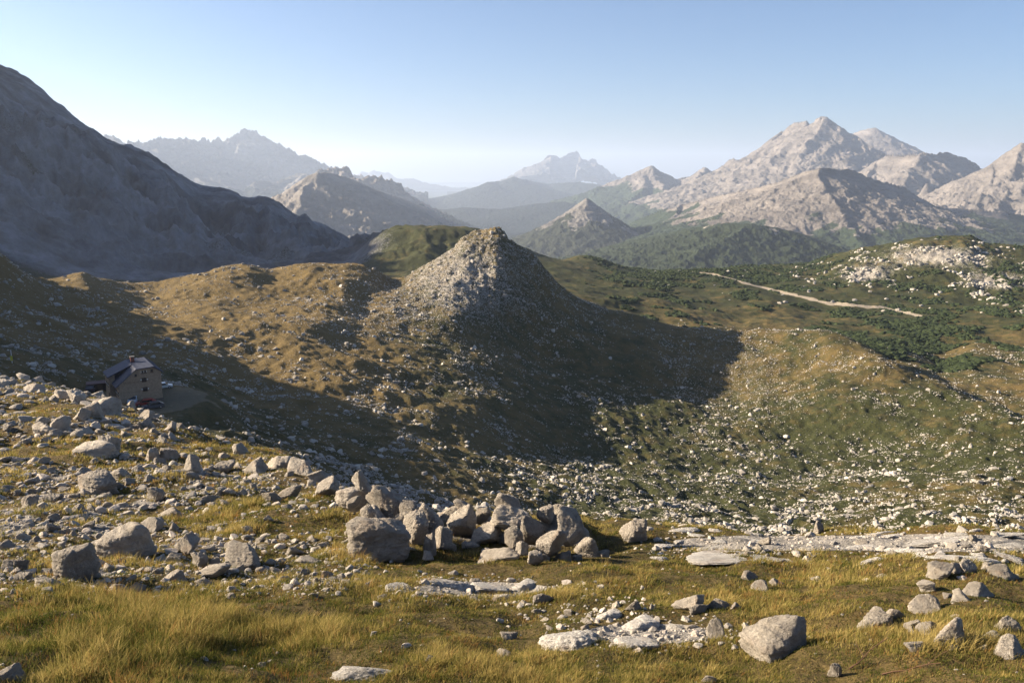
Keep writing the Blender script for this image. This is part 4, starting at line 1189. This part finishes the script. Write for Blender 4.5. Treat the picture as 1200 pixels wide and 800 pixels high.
def part(name, bm, mat, parent=None, **kw):
    me = bpy.data.meshes.new(name); bm.to_mesh(me); bm.free()
    return link(name, me, mat, parent, **kw)

def cyl(x, y, z0, z1, r, seg=12, axis='z', r2=None):
    bm = bmesh.new()
    bmesh.ops.create_cone(bm, cap_ends=True, segments=seg, radius1=r, radius2=r if r2 is None else r2, depth=z1 - z0)
    if axis == 'x': bmesh.ops.rotate(bm, verts=bm.verts, matrix=Matrix.Rotation(R(90), 3, 'Y'))
    if axis == 'z': bmesh.ops.translate(bm, verts=bm.verts, vec=(x, y, (z0 + z1) / 2))
    else: bmesh.ops.translate(bm, verts=bm.verts, vec=(x, y, 0))
    return bm

def build_hut():
    bx, by, bz = unproj(140, 466, 197)
    t = bpy.data.objects.new("mountain_hut", None); scene.collection.objects.link(t)
    t.location = (bx, by, float(ground_z(bx, by)) + .35); t.scale = (.86, .86, .86); t.rotation_euler = (0, 0, R(33))
    tag(t, "big stone mountain hut with steep blue grey roof in the shaded hollow at left", "mountain hut")
    wallm = flat_mat("hut_stone", (.31, .235, .165), noise_amt=.3, nscale=1.6)
    roofm = flat_mat("hut_roof_metal", (.035, .045, .08), .7, .0, .4, .18, .8)
    dark = flat_mat("hut_dark_glass", (.02, .022, .03), .25, spec=.5)
    white = flat_mat("hut_white_paint", (.70, .68, .63), noise_amt=.1)
    wood = flat_mat("hut_dark_wood", (.075, .045, .03))
    W, Lh = 10.2, 12.5
    prof = [(0, -1.5), (W, -1.5), (W, 7.3), (8.5, 8.45), (4.4, 8.3), (0, 4.8)]
    part("wall", prism(prof, 0, Lh), wallm, t)
    part("plinth", prism([(-.12, -1.6), (W + .12, -1.6), (W + .12, .35), (-.12, .1)], -.12, Lh + .12), flat_mat("hut_plinth", (.10, .09, .08)), t)
    # roof: one bent sheet with thickness that overhangs the gable
    tp = [(-.75, 4.28), (4.3, 8.42), (8.6, 8.6), (10.75, 6.95)]
    up = [(x, z + .24) for x, z in tp]
    rf = part("roof", prism(tp + up[::-1], -.45, Lh + .4), roofm, t)
    for k in range(9):
        y = .2 + k * 1.5
        part("roof_seam", prism([(x, z + .245) for x, z in tp] + [(x, z + .30) for x, z in tp[::-1]], y, y + .07), roofm, rf)
    ch = part("chimney", box(4.6, 5.5, 8.6, 9.5, 8.2, 10.0, bevel=.02), flat_mat("chimney_brick", (.20, .07, .05)), rf)
    part("chimney_cap", box(4.45, 5.65, 8.45, 9.65, 10.0, 10.15), flat_mat("chimney_cap", (.12, .12, .12)), ch)
    # lower wing of the roof at the back left
    part("dormer", prism([(-1.7, 5.9), (-1.7, 6.15), (4.2, 8.75), (4.2, 8.5)], 5.2, Lh + .5), roofm, t)
    part("side_wing", prism([(-1.3, -1.5), (.05, -1.5), (.05, 6.4), (-1.3, 5.85)], 5.6, Lh), wallm, t)
    def window(x, z, w, h, shutters=True):
        f = part("window", box(x - w / 2 - .07, x + w / 2 + .07, -.06, .05, z - h / 2 - .07, z + h / 2 + .07), wood, t)
        part("pane", box(x - w / 2, x + w / 2, -.075, -.062, z - h / 2, z + h / 2), dark, f)
        part("sill", box(x - w / 2 - .15, x + w / 2 + .15, -.2, -.002, z - h / 2 - .17, z - h / 2 - .08), wood, f)
        if shutters:
            for sd in (-1, 1):
                part("shutter", box(x + sd * (w / 2 + .08) - .0 if sd > 0 else x - w / 2 - .08 - .42, x + w / 2 + .08 + .42 if sd > 0 else x - w / 2 - .08, -.12, -.064, z - h / 2 + .18, z + h / 2 - .12), wood, f)
                part("shutter_emblem", box(x + sd * (w / 2 + .29) - .16, x + sd * (w / 2 + .29) + .16, -.135, -.122, z - .16, z + .20), white, f)
    window(6.1, 5.65, .95, .85); window(6.15, 3.2, .95, .85)
    window(5.8, 7.65, .36, .5, False); window(6.5, 7.68, .36, .5, False)
    window(4.2, 7.0, .40, .45, False); window(8.05, 7.75, .42, .5, False)
    for x0, z0 in ((5.52, 7.68), (6.15, 7.72), (6.8, 7.72)):
        part("window_trim", box(x0 - .07, x0 + .07, -.07, -.003, z0 - .22, z0 + .25), white, t)
    def side_window(y, z, w, h, x=0.):
        f = part("window", box(x - .06, x + .04, y - w / 2 - .07, y + w / 2 + .07, z - h / 2 - .07, z + h / 2 + .07), wood, t)
        part("pane", box(x - .075, x - .062, y - w / 2, y + w / 2, z - h / 2, z + h / 2), dark, f)
        for sd in (-1, 1):
            part("shutter_emblem", box(x - .135, x - .065, y + sd * (w / 2 + .3) - .14, y + sd * (w / 2 + .3) + .14, z - .16, z + .2), white, f)
    for y in (1.6, 4.0): side_window(y, 2.4, .9, .9)
    side_window(8.0, 3.6, .9, .9, -1.3); side_window(10.6, 3.6, .9, .9, -1.3)
    d = part("door", box(-1.40, -1.302, 6.3, 7.4, -.4, 1.8), wood, t)
    part("handle", box(-1.46, -1.402, 6.45, 6.55, .6, .68), white, d)
    # the painted name
    cu = bpy.data.curves.new("lettering", 'FONT'); cu.body = "RIFUGIO BIELLA"; cu.size = .62; cu.extrude = .004
    tmp = bpy.data.objects.new("tmp", cu); scene.collection.objects.link(tmp)
    me = bpy.data.meshes.new_from_object(tmp.evaluated_get(bpy.context.evaluated_depsgraph_get()))
    bpy.data.objects.remove(tmp)
    xs = [v.co.x for v in me.vertices]; k = 3.6 / (max(xs) - min(xs))
    me.materials.clear()
    link("lettering", me, flat_mat("lettering_brown", (.10, .05, .03)), t, loc=(1.15, -.012, 5.05), rot=(R(90), 0, 0), scale=(k, 1, 1))
    return t
build_hut()

def build_car(px, py, r, yaw, col, label, van=False, roof_col=None):
    x, y, z, rr = ground_hit(px, py, 150)
    t = bpy.data.objects.new("parked_van" if van else "parked_car", None); scene.collection.objects.link(t)
    t.location = (x, y, z - .02); t.rotation_euler = (0, 0, yaw)
    tag(t, label, "van" if van else "car", "vehicles parked beside the hut")
    L, Wd, H = (4.6, 1.85, 1.9) if van else (4.2, 1.72, 1.46)
    paint = flat_mat("car_paint", col, .3, .0, .5, .04); glass = flat_mat("car_glass", (.02, .025, .03), .1, spec=.6)
    rub = flat_mat("tyre_rubber", (.02, .02, .02)); rim = flat_mat("wheel_metal", (.35, .35, .36), .4, .6)
    h = L / 2
    if van: pr = [(-h, .3), (h, .3), (h, .95), (h - .75, 1.15), (h - 1.35, 1.85), (-h + .15, 1.9), (-h, 1.7)]
    else: pr = [(-h, .28), (h, .28), (h, .72), (h - .9, .88), (h - 1.6, 1.4), (-h + .9, 1.46), (-h + .2, .98), (-h, .9)]
    bm = prism(pr, -Wd / 2, Wd / 2)
    bmesh.ops.bevel(bm, geom=list(bm.edges), offset=.07, segments=2, affect='EDGES')
    part("body", bm, paint, t)
    if van: gl = [(h - 1.28, 1.22), (h - .95, 1.22), (h - 1.38, 1.72), (-h + .4, 1.76), (-h + .3, 1.25)]
    else: gl = [(h - 1.15, .93), (h - 1.66, 1.32), (-h + .98, 1.37), (-h + .52, .97)]
    part("side_window", prism(gl[::-1], -Wd / 2 - .012, -Wd / 2 + .02), glass, t); part("side_window", prism(gl[::-1], Wd / 2 - .02, Wd / 2 + .012), glass, t)
    a, b_ = ((h - .80, 1.22), (h - 1.28, 1.76)) if van else ((h - 1.0, .92), (h - 1.52, 1.34))
    part("windscreen", prism([(a[0], a[1]), (a[0] + .05, a[1] + .02), (b_[0] + .05, b_[1] + .02), (b_[0], b_[1])], -Wd / 2 + .14, Wd / 2 - .14), glass, t)
    for sx in (-1, 1):
        for sy in (-1, 1):
            w = part("wheel", cyl(0, 0, -.11, .11, .31, 16, 'x'), rub, t, loc=(sx * L * .31, sy * (Wd / 2 - .06), .31), rot=(0, 0, R(90)))
            part("rim", cyl(0, 0, -.115, .115, .19, 12, 'x'), rim, w)
        part("headlight", box(h - .04, h + .02, sx * (Wd / 2 - .32) - .16, sx * (Wd / 2 - .32) + .16, .6, .74, bevel=.01), flat_mat("lamp_glass", (.6, .6, .6), .2), t)
        part("tail_light", box(-h - .02, -h + .04, sx * (Wd / 2 - .22) - .1, sx * (Wd / 2 - .22) + .1, .66, .85, bevel=.01), flat_mat("tail_lamp", (.25, .02, .02), .3), t)
    return t
build_car(157, 473, 200, R(-78), (.50, .56, .62), "pale blue white van parked against the gable wall of the hut", van=True)
build_car(171, 475, 200, R(200), (.30, .035, .03), "dark red car parked right of the hut in the yard")
build_car(180, 479, 200, R(215), (.07, .08, .10), "dark car with pale roof rack parked in front of the red car")
build_car(191, 455, 200, R(30), (.60, .62, .62), "white car half hidden behind the right corner of the hut")
build_car(108, 458, 200, R(100), (.035, .04, .055), "dark blue car parked alone left of the hut")

# low dark shed at the left of the hut
sx_, sy_, sz_, _ = ground_hit(113, 461, 150)
t = bpy.data.objects.new("shed", None); scene.collection.objects.link(t); t.location = (sx_, sy_ + 2, sz_); t.rotation_euler = (0, 0, R(25))
tag(t, "low dark wooden shed with a flat roof just left of the hut", "shed")
dw = flat_mat("shed_wood", (.06, .04, .035))
part("wall", box(-2.6, 2.6, 0, 2.6, -.6, 1.7), dw, t)
part("roof", prism([(-2.9, 1.70), (2.9, 1.72), (2.9, 1.84), (-2.9, 1.82)], -.4, 3.0), flat_mat("shed_roof", (.10, .06, .06)), t)
part("door", box(-.5, .5, -.05, -.002, -.2, 1.5), flat_mat("shed_door", (.10, .07, .05)), t)
# marker post far left
gx, gy, gz, gr = ground_hit(14.5, 427, 150)
t = bpy.data.objects.new("marker_post", None); scene.collection.objects.link(t); t.location = (gx, gy, gz)
tag(t, "small yellow and white marker post in the shaded slope near the left edge", "marker post")
part("pole", cyl(0, 0, -.3, 2.9, .07), flat_mat("post_white", (.6, .6, .6)), t)
part("sign_panel", box(-.28, .28, -.10, -.07, .5, 1.6, bevel=.01), flat_mat("post_yellow", (.55, .50, .05)), t)
# dry twig in the turf
def twig(px, py, label):
    x, y, z, r = ground_hit(px, py)
    bm = bmesh.new()
    def br(p, d, l, w, depth):
        q = p
        for k in range(5):
            dd = (d + Vector((RNG.uniform(-.3, .3), RNG.uniform(-.3, .3), RNG.uniform(-.2, .25)))).normalized()
            e = q + dd * l / 5
            m = dd.to_track_quat('Z', 'Y').to_matrix()
            ring0 = [bm.verts.new(q + m @ Vector((math.cos(a) * w, math.sin(a) * w, 0))) for a in np.linspace(0, 6.283, 6)[:5]]
            w2 = w * .82
            ring1 = [bm.verts.new(e + m @ Vector((math.cos(a) * w2, math.sin(a) * w2, 0))) for a in np.linspace(0, 6.283, 6)[:5]]
            for i in range(5): bm.faces.new((ring0[i], ring0[(i + 1) % 5], ring1[(i + 1) % 5], ring1[i]))
            if depth and k in (1, 3): br(e, (dd + Vector((RNG.uniform(-1, 1), 0, RNG.uniform(0, .8)))).normalized(), l * .45, w2 * .7, depth - 1)
            q, w, d = e, w2, dd
    br(Vector((0, 0, .01)), Vector((1, .1, .45)), .34, .006, 2)
    o = part("dry_twig", bm, flat_mat("dry_wood", (.13, .075, .045)), loc=(x, y, z)); tag(o, label, "twig")
twig(995, 785, "dry brown twig lying in the turf right of the small pointed grey rock")
twig(1033, 792, "bare twig sticking out of a dark gap in the turf near the bottom right")
